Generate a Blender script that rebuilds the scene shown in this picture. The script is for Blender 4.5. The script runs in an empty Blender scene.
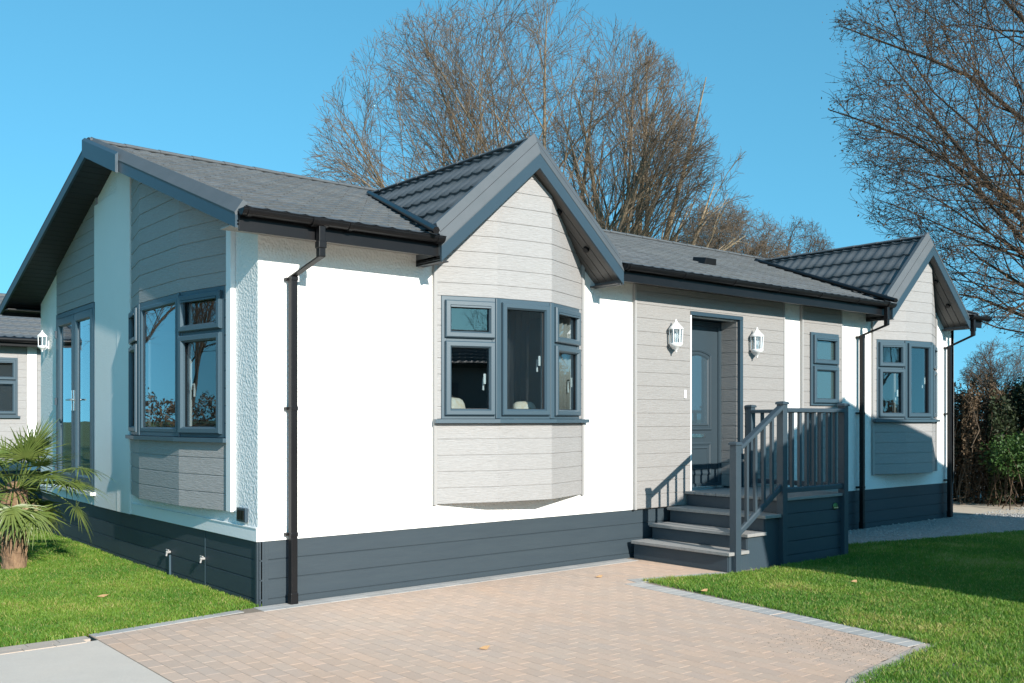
import bpy, math, random
import numpy as np
from mathutils import Vector, Matrix, noise
R = random.Random(7)
rad = math.radians
scene = bpy.context.scene
COL = scene.collection

# ------------------------------------------------------------------ camera
F_PX = 965.0; HY = 420.0; CAMH = 1.6
nn = math.hypot(1164, 965)
LX, LY = 1164/nn, 965/nn            # long wall direction in camera frame (right, forward)
CAM = Vector((-3.5491, -7.6413, CAMH))
cam = bpy.data.cameras.new('camera'); co = bpy.data.objects.new('camera', cam); COL.objects.link(co)
cam.sensor_width = 36; cam.lens = F_PX/1024*36; cam.shift_y = (HY-341.5)/1024
cam.clip_start = .1; cam.clip_end = 3000
co.location = CAM
fwd = Vector((LY, LX, 0))           # world forward
co.rotation_euler = (rad(90), 0, -math.atan2(fwd.x, fwd.y))
scene.camera = co
def cw(X, Y):                        # camera-frame right/forward metres -> world ground xy
    return (CAM.x + LX*X + LY*Y, CAM.y - LY*X + LX*Y)

# ------------------------------------------------------------------ light
w = bpy.data.worlds.new('World'); scene.world = w; w.use_nodes = True
nt = w.node_tree; nt.nodes.clear()
sunv = Vector((-.13, -1, .42)).normalized()
sky = nt.nodes.new('ShaderNodeTexSky'); sky.sky_type = 'NISHITA'; sky.sun_disc = False
sky.sun_elevation = math.asin(sunv.z); sky.sun_rotation = math.atan2(sunv.x, sunv.y)
sky.altitude = 0; sky.air_density = 1.5; sky.dust_density = 0.3; sky.ozone_density = 3
wtc = nt.nodes.new('ShaderNodeTexCoord'); wad = nt.nodes.new('ShaderNodeVectorMath'); wad.operation = 'ADD'; wad.inputs[1].default_value = (0, 0, .32)
wno = nt.nodes.new('ShaderNodeVectorMath'); wno.operation = 'NORMALIZE'
nt.links.new(wtc.outputs['Generated'], wad.inputs[0]); nt.links.new(wad.outputs[0], wno.inputs[0]); nt.links.new(wno.outputs[0], sky.inputs[0])
hs = nt.nodes.new('ShaderNodeMix'); hs.data_type = 'RGBA'; hs.blend_type = 'MULTIPLY'
hs.inputs[0].default_value = 1; hs.inputs[7].default_value = (.52, 1.10, 1.12, 1)
bg = nt.nodes.new('ShaderNodeBackground'); bg.inputs[1].default_value = .145
wo = nt.nodes.new('ShaderNodeOutputWorld')
nt.links.new(sky.outputs[0], hs.inputs[6]); nt.links.new(hs.outputs[2], bg.inputs[0]); nt.links.new(bg.outputs[0], wo.inputs[0])
sl = bpy.data.lights.new('sun', 'SUN'); sl.energy = 4.9; sl.angle = rad(.5); sl.color = (1, .95, .87)
so = bpy.data.objects.new('sun', sl); COL.objects.link(so)
so.rotation_euler = sunv.to_track_quat('Z', 'Y').to_euler()
vs = scene.view_settings; vs.view_transform = 'Standard'; vs.look = 'None'; vs.exposure = .6; vs.gamma = 1
vs.use_curve_mapping = False
scene.render.engine = 'CYCLES'
scene.cycles.transparent_max_bounces = 16

# ------------------------------------------------------------------ materials
MATS = {}
def mat(name, col, rough=.6, bump=None, var=None, metal=0, spec=.5, stretch=(1,1,1), attr=None, transl=0, extra=None):
    m = bpy.data.materials.new(name); m.use_nodes = True; t = m.node_tree; N = t.nodes; Lk = t.links
    p = N['Principled BSDF']; p.inputs['Roughness'].default_value = rough
    p.inputs['Metallic'].default_value = metal; p.inputs['Specular IOR Level'].default_value = spec
    p.inputs['Base Color'].default_value = (*col, 1)
    tc = N.new('ShaderNodeTexCoord'); mp = N.new('ShaderNodeMapping'); mp.inputs['Scale'].default_value = stretch
    geo = N.new('ShaderNodeNewGeometry')
    Lk.new(geo.outputs['Position'], mp.inputs[0])
    src = None
    if attr:
        a = N.new('ShaderNodeAttribute'); a.attribute_name = attr; src = a.outputs['Color']
    if var:   # list of (scale, amount, detail)
        for sc, am, col2 in var:
            n = N.new('ShaderNodeTexNoise'); n.inputs['Scale'].default_value = sc; n.inputs['Detail'].default_value = 6
            n.inputs['Roughness'].default_value = .65
            Lk.new(mp.outputs[0], n.inputs[0])
            r = N.new('ShaderNodeMapRange'); r.inputs[1].default_value = .35; r.inputs[2].default_value = .68
            r.inputs[3].default_value = 0; r.inputs[4].default_value = am
            Lk.new(n.outputs[0], r.inputs[0])
            mx = N.new('ShaderNodeMix'); mx.data_type = 'RGBA'
            Lk.new(r.outputs[0], mx.inputs[0])
            if src is None: mx.inputs[6].default_value = (*col, 1)
            else: Lk.new(src, mx.inputs[6])
            mx.inputs[7].default_value = (*col2, 1); src = mx.outputs[2]
    if src is not None: Lk.new(src, p.inputs['Base Color'])
    if bump:
        kind, sc, dist, st = bump
        if kind == 'noise':
            b = N.new('ShaderNodeTexNoise'); b.inputs['Scale'].default_value = sc; b.inputs['Detail'].default_value = 5; o = b.outputs[0]
        else:
            b = N.new('ShaderNodeTexVoronoi'); b.inputs['Scale'].default_value = sc; b.feature = 'SMOOTH_F1'; o = b.outputs[0]
        Lk.new(mp.outputs[0], b.inputs['Vector'])
        bn = N.new('ShaderNodeBump'); bn.inputs['Distance'].default_value = dist; bn.inputs['Strength'].default_value = st
        Lk.new(o, bn.inputs['Height']); Lk.new(bn.outputs[0], p.inputs['Normal'])
    if transl:
        tr = N.new('ShaderNodeBsdfTranslucent'); mxs = N.new('ShaderNodeMixShader'); mxs.inputs[0].default_value = transl
        if src is not None: Lk.new(src, tr.inputs[0])
        else: tr.inputs[0].default_value = (*col, 1)
        out = N['Material Output']
        Lk.new(p.outputs[0], mxs.inputs[1]); Lk.new(tr.outputs[0], mxs.inputs[2]); Lk.new(mxs.outputs[0], out.inputs[0])
    MATS[name] = m; return m

M_rough = mat('roughcast_render', (.80, .79, .76), .85, ('voronoi', 48, .009, .8), [(1.2, .25, (.74, .73, .69)), (9, .15, (.7, .69, .66))])
M_white = mat('smooth_render', (.80, .79, .76), .8, ('noise', 60, .004, .6), [(1.0, .3, (.75, .74, .70)), (6, .12, (.68, .67, .63))])
M_pvcw = mat('white_plastic', (.8, .8, .79), .35, None, [(3, .2, (.72, .72, .70))])
M_side = mat('woodgrain_cladding', (.325, .315, .31), .6, ('noise', 11, .006, 1.0), [(5, .55, (.27, .26, .25)), (13, .6, (.39, .38, .375)), (27, .6, (.215, .208, .20))], stretch=(1.0, 1.0, 13))
M_side2 = mat('greige_cladding', (.30, .285, .272), .6, ('noise', 11, .006, 1.0), [(5, .55, (.24, .228, .217)), (13, .6, (.36, .345, .33)), (27, .6, (.195, .185, .177))], stretch=(1.0, 1.0, 13))
M_trim = mat('pale_trim', (.33, .32, .31), .5)
M_skirt = mat('slate_skirting', (.026, .041, .053), .6, ('noise', 10, .002, .5), [(2.2, .4, (.042, .060, .070)), (14, .25, (.028, .044, .056))], stretch=(.8, .8, 8))
M_frame = mat('slate_blue_upvc', (.044, .078, .102), .4, ('noise', 90, .0008, .4), [(8, .2, (.052, .085, .108))])
M_steps = mat('slate_blue_deck_paint', (.034, .054, .070), .5, ('noise', 12, .002, .5), [(3, .4, (.044, .064, .08))], stretch=(3, 3, 3))
M_tread = mat('worn_grey_decking', (.25, .245, .235), .8, ('noise', 30, .004, .8), [(6, .6, (.22, .21, .20)), (40, .3, (.42, .41, .39))], stretch=(3, 1, 1))
M_fascia = mat('slate_fascia', (.028, .052, .072), .4, None, [(5, .25, (.034, .056, .072))])
M_cap = mat('grey_verge_cap', (.07, .082, .09), .6, ('noise', 200, .001, .5), [(4, .4, (.10, .11, .12))])
M_tile = mat('grey_granulated_tile', (.09, .10, .109), .7, ('noise', 220, .003, .8), [(1.3, .5, (.115, .12, .122)), (25, .5, (.055, .062, .068)), (.5, .3, (.10, .105, .10))])
M_shing = mat('grey_shingle', (.09, .10, .109), .75, ('noise', 220, .004, .9), [(1.3, .5, (.12, .125, .128)), (25, .55, (.055, .062, .068)), (.5, .3, (.105, .11, .10))])
_t = M_shing.node_tree; _b = _t.nodes.new('ShaderNodeTexBrick'); _g = _t.nodes.new('ShaderNodeNewGeometry'); _t.links.new(_g.outputs['Position'], _b.inputs[0])
_b.inputs['Color1'].default_value = (.8, .8, .8, 1); _b.inputs['Color2'].default_value = (1.15, 1.15, 1.15, 1); _b.inputs['Mortar'].default_value = (.55, .55, .55, 1)
_b.inputs['Scale'].default_value = 1; _b.inputs['Brick Width'].default_value = .30; _b.inputs['Row Height'].default_value = .2357; _b.inputs['Mortar Size'].default_value = .006
_m = _t.nodes.new('ShaderNodeMix'); _m.data_type = 'RGBA'; _m.blend_type = 'MULTIPLY'; _m.inputs[0].default_value = .8
_p = _t.nodes['Principled BSDF']; _s = _p.inputs['Base Color'].links[0].from_socket
_t.links.new(_s, _m.inputs[6]); _t.links.new(_b.outputs[0], _m.inputs[7]); _t.links.new(_m.outputs[2], _p.inputs['Base Color'])
M_black = mat('black_gutter_plastic', (.007, .007, .008), .38, None, [(6, .4, (.012, .012, .013))], spec=.25)
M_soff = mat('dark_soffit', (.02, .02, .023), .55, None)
M_soffw = mat('taupe_soffit_boards', (.10, .092, .085), .5, ('noise', 30, .002, .5), [(6, .5, (.075, .068, .062))])
M_soffp = mat('pale_soffit', (.36, .34, .32), .6)
M_int = mat('interior_wall', (.20, .185, .165), .8); M_intf = mat('interior_carpet', (.10, .085, .07), .9); M_intc = mat('interior_ceiling', (.35, .34, .32), .8)
M_curt = mat('dark_curtain_fabric', (.03, .028, .03), .9); M_curtl = mat('pale_curtain_fabric', (.55, .51, .46), .9, transl=.3)
M_cush = mat('cream_fabric', (.85, .80, .72), .9, ('noise', 60, .003, .5), [(18, .7, (.75, .48, .25))]); M_sofa = mat('beige_upholstery', (.45, .38, .30), .9)
M_gold = mat('wicker', (.42, .25, .09), .6); M_silver = mat('silver_metal', (.8, .8, .8), .18, metal=1); M_vase = mat('pale_glazed_ceramic', (.6, .66, .7), .15)
M_brass = mat('emblem_green', (.10, .22, .06), .4)
M_wood = mat('table_wood', (.25, .14, .07), .4)
M_red = mat('dark_flower', (.35, .15, .1), .8)

def glass_mat(name, tint=(.9, .93, .93), refl=.10, frost=0):
    m = bpy.data.materials.new(name); m.use_nodes = True; t = m.node_tree; N = t.nodes; N.clear()
    out = N.new('ShaderNodeOutputMaterial'); tr = N.new('ShaderNodeBsdfTransparent'); gl = N.new('ShaderNodeBsdfGlossy'); mx = N.new('ShaderNodeMixShader')
    tr.inputs[0].default_value = (*tint, 1); gl.inputs['Roughness'].default_value = .01; gl.inputs[0].default_value = (.95, .97, 1, 1)
    fr = N.new('ShaderNodeFresnel'); fr.inputs[0].default_value = 1.5
    ma = N.new('ShaderNodeMath'); ma.operation = 'MULTIPLY_ADD'; ma.inputs[1].default_value = 1.6; ma.inputs[2].default_value = refl; ma.use_clamp = True
    no = N.new('ShaderNodeTexNoise'); no.inputs['Scale'].default_value = 1.6; no.inputs['Detail'].default_value = 1
    ge = N.new('ShaderNodeNewGeometry'); t.links.new(ge.outputs['Position'], no.inputs[0])
    bn = N.new('ShaderNodeBump'); bn.inputs['Distance'].default_value = .004; bn.inputs['Strength'].default_value = .35
    t.links.new(no.outputs[0], bn.inputs['Height']); t.links.new(bn.outputs[0], gl.inputs['Normal'])
    t.links.new(fr.outputs[0], ma.inputs[0])
    inv = N.new('ShaderNodeMath'); inv.operation = 'SUBTRACT'; inv.inputs[0].default_value = 1; t.links.new(ge.outputs['Backfacing'], inv.inputs[1])
    mm = N.new('ShaderNodeMath'); mm.operation = 'MULTIPLY'; t.links.new(ma.outputs[0], mm.inputs[0]); t.links.new(inv.outputs[0], mm.inputs[1]); t.links.new(mm.outputs[0], mx.inputs[0])
    if frost:
        df = N.new('ShaderNodeBsdfPrincipled'); df.inputs['Base Color'].default_value = (*frost, 1); df.inputs['Roughness'].default_value = .3
        m2 = N.new('ShaderNodeMixShader'); m2.inputs[0].default_value = .75
        t.links.new(tr.outputs[0], m2.inputs[1]); t.links.new(df.outputs[0], m2.inputs[2]); t.links.new(m2.outputs[0], mx.inputs[1])
    else: t.links.new(tr.outputs[0], mx.inputs[1])
    t.links.new(gl.outputs[0], mx.inputs[2]); t.links.new(mx.outputs[0], out.inputs[0])
    return m
M_glass = glass_mat('window_glass', (.76, .81, .82), .07)
M_door = mat('slate_door_skin', (.026, .043, .055), .5, ('noise', 60, .0008, .4))
M_frost = glass_mat('obscure_glass', (.7, .8, .78), .05, (.05, .085, .085))
M_fblue = glass_mat('obscure_door_glass', (.6, .7, .75), .0, (.05, .08, .10))
M_lgl = glass_mat('lantern_glass', (.85, .87, .87), .05)

# ------------------------------------------------------------------ object helpers
def tag(o, label=None, cat=None, group=None, kind=None):
    if label: o['label'] = label
    if cat: o['category'] = cat
    if group: o['group'] = group
    if kind: o['kind'] = kind
    return o
def empty(name, loc=(0,0,0), rz=0, **k):
    o = bpy.data.objects.new(name, None); COL.objects.link(o); o.location = loc; o.rotation_euler = (0,0,rz); o.empty_display_size = .2
    return tag(o, **k)
class MB:
    def __init__(s): s.v = []; s.f = []; s.sm = []
    def add(s, vs, fs, smooth=False):
        b = len(s.v); s.v += [tuple(v) for v in vs]; s.f += [tuple(i+b for i in f) for f in fs]; s.sm += [smooth]*len(fs)
    def box(s, x0, x1, y0, y1, z0, z1):
        s.add([(x0,y0,z0),(x1,y0,z0),(x1,y1,z0),(x0,y1,z0),(x0,y0,z1),(x1,y0,z1),(x1,y1,z1),(x0,y1,z1)],
              [(3,2,1,0),(4,5,6,7),(0,1,5,4),(1,2,6,5),(2,3,7,6),(3,0,4,7)])
    def hexa(s, P): s.add(P, [(3,2,1,0),(4,5,6,7),(0,1,5,4),(1,2,6,5),(2,3,7,6),(3,0,4,7)])
    def loft(s, rings, close=True, caps=True, smooth=False):
        n = len(rings[0]); vs = [p for r in rings for p in r]; fs = []
        for i in range(len(rings)-1):
            for j in range(n if close else n-1):
                k = (j+1) % n; fs.append((i*n+j, i*n+k, (i+1)*n+k, (i+1)*n+j))
        s.add(vs, fs, smooth)
        if caps and close:
            s.add(rings[0], [tuple(range(n))[::-1]]); s.add(rings[-1], [tuple(range(n))])
    def tube(s, pts, rs, n=6, smooth=True, caps=True):
        rings = []; pts = [Vector(p) for p in pts]
        up = None
        for i, p in enumerate(pts):
            d = (pts[min(i+1, len(pts)-1)]-pts[max(i-1, 0)]).normalized()
            if up is None: up = Vector((0,0,1)) if abs(d.z) < .9 else Vector((1,0,0))
            a = d.cross(up).normalized(); b = a.cross(d).normalized(); up = b
            r = rs[i] if isinstance(rs, (list, tuple)) else rs
            rings.append([p + a*(r*math.cos(2*math.pi*k/n)) + b*(r*math.sin(2*math.pi*k/n)) for k in range(n)])
        s.loft(rings, True, caps, smooth)
    def lathe(s, c, prof, n=16, smooth=True):
        s.loft([[(c[0]+r*math.cos(2*math.pi*k/n), c[1]+r*math.sin(2*math.pi*k/n), c[2]+z) for k in range(n)] for r, z in prof], True, True, smooth)
    def build(s, name, m, parent=None, bevel=0, label=None):
        me = bpy.data.meshes.new(name); me.from_pydata(s.v, [], s.f); me.update()
        me.polygons.foreach_set('use_smooth', s.sm)
        o = bpy.data.objects.new(name, me); COL.objects.link(o)
        if m: me.materials.append(m)
        if parent:
            o.parent = parent
            pm = Matrix.Identity(4); q = parent
            while q: pm = Matrix.LocRotScale(q.location, q.rotation_euler, q.scale) @ pm; q = q.parent
            me.transform(pm.inverted())
        if bevel:
            b = o.modifiers.new('bevel', 'BEVEL'); b.width = bevel; b.segments = 2; b.limit_method = 'ANGLE'; b.angle_limit = rad(40)
        if label: o['label'] = label
        return o
def fixn(o):
    import bmesh
    bm = bmesh.new(); bm.from_mesh(o.data); bmesh.ops.recalc_face_normals(bm, faces=bm.faces); bm.to_mesh(o.data); bm.free(); return o

class Fr:     # a vertical face seen from outside: s to the right, z up, d outwards
    def __init__(s, p0, p1):
        s.p0 = Vector(p0); e = Vector(p1)-s.p0; s.len = e.length; s.t = e.normalized(); s.n = Vector((s.t.y, -s.t.x))
    def P(s, a, z, d=0): q = s.p0+s.t*a+s.n*d; return (q.x, q.y, z)
    def sx(s, x): return (x-s.p0.x)/s.t.x
    def sy(s, y): return (y-s.p0.y)/s.t.y
def obox(mb, F, s0, s1, z0, z1, d0, d1):
    mb.hexa([F.P(s0,z0,d1), F.P(s1,z0,d1), F.P(s1,z0,d0), F.P(s0,z0,d0), F.P(s0,z1,d1), F.P(s1,z1,d1), F.P(s1,z1,d0), F.P(s0,z1,d0)])
def oprism(mb, F, poly, d0, d1):
    n = len(poly)
    a = [F.P(s,z,d1) for s,z in poly]; b = [F.P(s,z,d0) for s,z in poly]
    mb.add(a+b, [tuple(range(n)), tuple(range(2*n-1, n-1, -1))]+[(i, i+n, (i+1)%n+n, (i+1)%n) for i in range(n)])
def clip(poly, a, b, c):     # keep a*s+b*z<=c
    out = []
    for i in range(len(poly)):
        p, q = poly[i], poly[(i+1) % len(poly)]
        fp, fq = a*p[0]+b*p[1]-c, a*q[0]+b*q[1]-c
        if fp <= 0: out.append(p)
        if (fp < 0 < fq) or (fq < 0 < fp):
            t = fp/(fp-fq); out.append((p[0]+t*(q[0]-p[0]), p[1]+t*(q[1]-p[1])))
    return out
PITCH = .157
def siding(F, s0, s1, z0, z1, m, parent, planes=(), holes=(), d=.0, th=.02, pitch=PITCH, gap=.006, name='siding_panel', zref=None, back=True):
    mb = MB(); z = z0 if zref is None else zref
    while z < z1-.004:
        a, b = max(z+gap, z0), min(z+pitch, z1)
        if b > a+.004:
            segs = [(s0, s1, a, b)]
            for h in holes:
                ns = []
                for (p, q, c, e) in segs:
                    if h[0] >= q or h[1] <= p or h[2] >= e or h[3] <= c: ns.append((p, q, c, e)); continue
                    if h[0] > p: ns.append((p, h[0], c, e))
                    if h[1] < q: ns.append((h[1], q, c, e))
                    if h[2] > c: ns.append((max(p, h[0]), min(q, h[1]), c, h[2]))
                    if h[3] < e: ns.append((max(p, h[0]), min(q, h[1]), h[3], e))
                segs = ns
            for (p, q, c, e) in segs:
                poly = [(p, c), (q, c), (q, e), (p, e)]
                for pl in planes: poly = clip(poly, *pl) if len(poly) > 2 else poly
                if len(poly) > 2: oprism(mb, F, poly, d, d+th)
        z += pitch
    if back:
        xs = sorted({s0, s1, *[h[0] for h in holes], *[h[1] for h in holes]}); xs = [x for x in xs if s0 <= x <= s1]
        for p, q in zip(xs, xs[1:]):
            zz = [(z0, z1)]
            for h in holes:
                if h[0] < (p+q)/2 < h[1]: zz = [(z0, h[2]), (h[3], z1)]
            for c, e in zz:
                if e-c < .01: continue
                poly = [(p, c), (q, c), (q, e), (p, e)]
                for pl in planes: poly = clip(poly, *pl) if len(poly) > 2 else poly
                if len(poly) > 2: oprism(mb, F, poly, d-.02, d+.013)
    return mb.build(name, m, parent, bevel=.004)
def ring(mb, F, s0, s1, z0, z1, prof):
    rings = []
    for ins, d in prof:
        rings.append([F.P(s0+ins, z0+ins, d), F.P(s1-ins, z0+ins, d), F.P(s1-ins, z1-ins, d), F.P(s0+ins, z1-ins, d)])
    n = 4; vs = [p for r in rings for p in r]; fs = []
    k = len(rings)
    for i in range(k):
        i2 = (i+1) % k
        for j in range(4):
            j2 = (j+1) % 4; fs.append((i*n+j, i*n+j2, i2*n+j2, i2*n+j))
    mb.add(vs, fs)
SASH = [(0, 0), (0, .030), (.010, .040), (.046, .040), (.062, .018), (.062, 0)]
def window(F, s0, s1, z0, z1, lights, parent, d=0, glass=None, handle=True, name='window'):
    """lights: list of (s0,s1,z0,z1,kind)"""
    fw = .05; mb = MB()
    ring(mb, F, s0, s1, z0, z1, [(0, -.05), (0, .018), (.004, .022), (fw, .022), (fw+.004, .018), (fw+.004, -.05)])
    # bars between lights
    for (a, b, c, e, k) in lights:
        if c > z0+.08: obox(mb, F, s0+fw, s1-fw, c-.035, c+.01, -.05, .016)
    wn = mb.build(name, M_frame, parent); fixn(wn)
    wn.location = wn.location
    for (a, b, c, e, k) in lights:
        sb = MB(); g = .0
        if k == 'fixed':
            ring(sb, F, a, b, c, e, [(0, 0), (0, .020), (.012, .026), (.040, .026), (.052, .008), (.052, 0)]); ins = .050
        else:
            ring(sb, F, a, b, c, e, [(p, q+.018) for p, q in SASH]); ins = .060
            if k == 'top': obox(sb, F, a+.05, b-.05, e-.068, e-.052, .03, .064)
        sh = fixn(sb.build('sash', M_frame, wn)); sh.parent = wn
        gb = MB(); obox(gb, F, a+ins-.004, b-ins+.004, c+ins-.004, e-ins+.004, -.002, .004)
        gb.build('pane', glass or M_glass, wn)
        gk = MB(); ring(gk, F, a+ins, b-ins, c+ins, e-ins, [(-.002, .004), (-.002, .009), (.007, .006), (.007, .004)])
        fixn(gk.build('gasket', M_black, wn))
        if k == 'case' and handle:
            hb = MB(); x = b-ins-.03 if handle != 'left' else a+ins+.035; zc = (c+e)/2
            obox(hb, F, x-.012, x+.012, zc-.05, zc+.05, -.03, -.015); hb.tube([F.P(x, zc, -.03), F.P(x, zc+.01, -.055), F.P(x, zc-.05, -.062), F.P(x, zc-.11, -.06)], .011, 8)
            hb.build('window_handle', M_pvcw, wn)
    # white inner frame faces seen through the glass
    ib = MB(); ring(ib, F, s0+.01, s1-.01, z0+.01, z1-.01, [(0, -.052), (0, -.075), (.055, -.075), (.055, -.052)])
    fixn(ib.build('inner_frame', M_pvcw, wn))
    return wn

# ================================================================== MAIN HOME
ZS = .57; ZE = 3.165; LEN = 12.30; WID = 7.40; VR = 3.65; RS = .352; ZEAVE = 3.30; EV = -.35
def zmain(v): return ZEAVE+RS*(v-EV) if v <= VR else ZEAVE+RS*(VR-EV)*(YB-v)/(YB-VR)
YB = 7.75
D1, D2 = 2.80, 10.78            # dormer centres
DS = .88; DZ = 4.42; DH = 1.19
def zdorm(u, c): return DZ-DS*abs(u-c)
home = empty('park_home', (0,0,0), label='long white and grey single storey park home with slate blue windows and tiled gables', cat='park home')

FF = Fr((0, 0), (LEN, 0)); CR = (0, 3.60); BL = (.10, WID)
FGR = Fr(CR, (0, 0)); FGL = Fr(BL, CR); FEND = Fr((LEN, 0), (LEN, WID)); FBK = Fr((LEN, WID), BL)
def bayverts(c):
    return [(c-.975, -.015), (c-.385, -.21), (c+.26, -.285), (c+.955, 0)]
B1 = bayverts(D1); B2 = [(9.76, -.015), (10.31, -.21), (10.955, -.285), (11.64, 0)]
# --- front wall pieces
def columns(F, s0, s1, z0, top, holes, th=.10, m=M_white, name='wall', brk=()):
    mb = MB(); xs = sorted({s0, s1, *brk, *[x for h in holes for x in h[:2] if s0 < x < s1]})
    for p, q in zip(xs, xs[1:]):
        zz = [(None, None)]
        mid = (p+q)/2; hh = [h for h in holes if h[0] < mid < h[1]]
        tp, tq = top(p), top(q)
        if hh:
            h = hh[0]
            if h[2] > z0+.01: oprism(mb, F, [(p, z0), (q, z0), (q, h[2]), (p, h[2])], -th, 0)
            if h[3] < min(tp, tq)-.01: oprism(mb, F, [(p, h[3]), (q, h[3]), (q, tq), (p, tp)], -th, 0)
        else: oprism(mb, F, [(p, z0), (q, z0), (q, tq), (p, tp)], -th, 0)
    return mb.build(name, m, home)
columns(FF, .003, LEN-.003, ZS, lambda s: ZE, [(D1-.95, D1+.97, 1.0, 2.78), (D2-.95, 11.62, 1.0, 2.78), (5.57, 6.53, ZS+.01, 2.86), (8.09, 8.73, 1.82, 2.79)], m=M_rough)
sof = lambda v: zmain(v)-.14
columns(FGR, 0.001, 3.597, ZS, lambda s: sof(3.6-s), [(3.6-3.10, 3.6-.56, 1.0, 2.78)], m=M_rough)
gl = FGL.len
DV0, DV1 = 4.50, 6.36           # patio doors (v)
s_of = lambda v: FGL.sy(v)
columns(FGL, 0, gl, ZS, lambda s: sof(WID-s), [(s_of(DV1), s_of(DV0), .72, 3.01)], m=M_rough, brk=(s_of(VR),))
columns(FEND, 0, WID, ZS, lambda s: sof(s), [], m=M_white, brk=(VR,))
columns(FBK, 0, FBK.len, ZS, lambda s: ZE, [(3, 4.6, 1.3, 2.6), (7.5, 8.8, 1.3, 2.6)], m=M_white)
# floor, ceiling, partitions
mb = MB(); mb.box(.1, LEN-.1, .1, WID-.1, ZS-.1, ZS+.04); mb.build('floor', M_intf, home)
mb = MB(); mb.box(.1, LEN-.1, .1, WID-.1, 2.98, 3.02); mb.build('ceiling', M_intc, home)
mb = MB()
for x in (5.1, 7.3, 9.3): mb.box(x, x+.08, .28, WID-.12, ZS+.04, 2.98)
mb.box(5.18, 7.3, 1.9, 1.98, ZS+.04, 2.98)
mb.build('partition', M_int, home)
# pilaster, trims and smooth base band on the gable end
mb = MB()
obox(mb, FGR, 0, 3.6-3.16, ZS, 4.35, .001, .03); mb.build('pilaster', M_white, home)
mb = MB(); obox(mb, FGL, gl-.93, gl-.002, ZS, 4.18, .001, .026); mb.build('pilaster', M_white, home)
mb = MB(); obox(mb, FGR, 3.6-.558, 3.6-.455, .79, 3.3, .001, .045); mb.build('corner_trim', M_pvcw, home, .004)
mb = MB(); obox(mb, FGR, 3.6-3.16, 3.6-.002, ZS-.002, .675, .001, .012)
oprism(mb, FGR, [(.445, .675), (3.6, .675), (3.6, .69), (.445, .69)], .001, .018); mb.build('base_bead', M_white, home, .004)
mb = MB(); obox(mb, FGL, 0.002, gl-.94, ZS-.002, .675, .001, .012); mb.build('base_bead', M_white, home, .004)

# --- siding on the front
mats = (M_side, M_side2)
tops = 3.16
siding(FF, 4.61, 5.55, ZS+.005, tops, M_side2, home, d=.021, zref=.575)
siding(FF, 5.55, 6.58, 2.918, tops, M_side2, home, d=.021, zref=.575)
siding(FF, 6.58, 7.46, ZS+.005, tops, M_side2, home, d=.021, zref=.575)
siding(FF, 7.92, 8.85, ZS+.005, tops, M_side2, home, d=.021, zref=.575, holes=[(8.07, 8.75, 1.80, 2.81)])
def trim(F, s, z0, z1, wdt=.03, d=.045, m=None): 
    b = MB(); obox(b, F, s-wdt/2, s+wdt/2, z0, z1, .002, d); return b.build('corner_trim', m or M_trim, home, .002)
for s in (4.595, 7.475, 7.905, 8.865): trim(FF, s, ZS, 3.16)
trim(FF, 5.56, ZS, 2.87, .022, .046, M_pvcw)
b = MB(); obox(b, FF, 6.515, 6.575, ZS, 2.87, .002, .05); b.build('corner_trim', M_fascia, home, .003)
b = MB(); obox(b, FF, 5.55, 6.575, 2.87, 2.915, .002, .052); b.build('door_head_trim', M_fascia, home, .003)
# --- recess with front door
RD = .27
FR = Fr((5.57, RD), (6.53, RD)); FRR = Fr((6.53, RD), (6.53, 0))
siding(Fr((6.53-.0, RD), (6.53, .0)), 0, RD, ZS+.18, 2.86, M_side2, home, d=0, zref=.575, name='siding_panel')
b = MB(); b.box(5.5, 5.57, .1, RD+.1, ZS, 2.88); b.box(6.552, 6.62, .1, RD+.1, ZS, 2.88); b.box(5.5, 6.62, .0, RD+.1, 2.865, 2.93); b.box(5.5, 6.62, .02, RD+.1, ZS, ZS+.16); b.build('recess_lining', M_fascia, home)
# front door
dz0, dz1 = .76, 2.80
b = MB(); ring(b, FR, 0.0, .96, dz0-.03, 2.86, [(0, -.05), (0, .02), (.01, .026), (.06, .026), (.07, .01), (.07, -.05)])
door = fixn(b.build('front_door', M_door, home))
b = MB(); obox(b, FR, .06, .90, dz0, dz1, -.04, .0)
def arch(mbx, F, s0, s1, z0, z1, rise, prof, n=10):
    rings = []
    for ins, d in prof:
        a, c = s0+ins, s1-ins; pts = [F.P(a, z0+ins, d), F.P(c, z0+ins, d)]
        for i in range(n+1):
            t = i/n; x = c+(a-c)*t; pts.append(F.P(x, z1-ins-rise+rise*math.sin(math.pi*t)**.8, d))
        rings.append(pts)
    mbx.loft(rings, True, False)
arch(b, FR, .20, .76, 1.47, 2.50, .055, [(0, -.001), (0, .010), (.012, .016), (.03, .012), (.035, .002), (.06, .002), (.065, .014), (.085, .006), (.085, -.001)])
ring(b, FR, .20, .76, .90, 1.32, [(0, -.001), (0, .008), (.02, .014), (.045, .006), (.06, .006), (.08, .012), (.09, -.001)])
b.build('door_leaf', M_door, door, .001)
b = MB(); n = 10; pts = [(.285, 1.555), (.675, 1.555)]+[(.675-.39*i/n, 2.385+.03*math.sin(math.pi*i/n)**.8) for i in range(n+1)]
oprism(b, FR, pts, -.001, .006); b.build('door_glass', M_fblue, door)
b = MB(); obox(b, FR, .33, .63, 1.375, 1.425, 0, .012); b.build('letterbox', M_silver, door, .004)
b = MB(); obox(b, FR, .085, .115, 1.62, 1.86, 0, .012); b.tube([FR.P(.1, 1.76, .01), FR.P(.1, 1.76, .05), FR.P(.2, 1.76, .055)], .010, 8); b.build('door_handle', M_silver, door)
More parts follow.
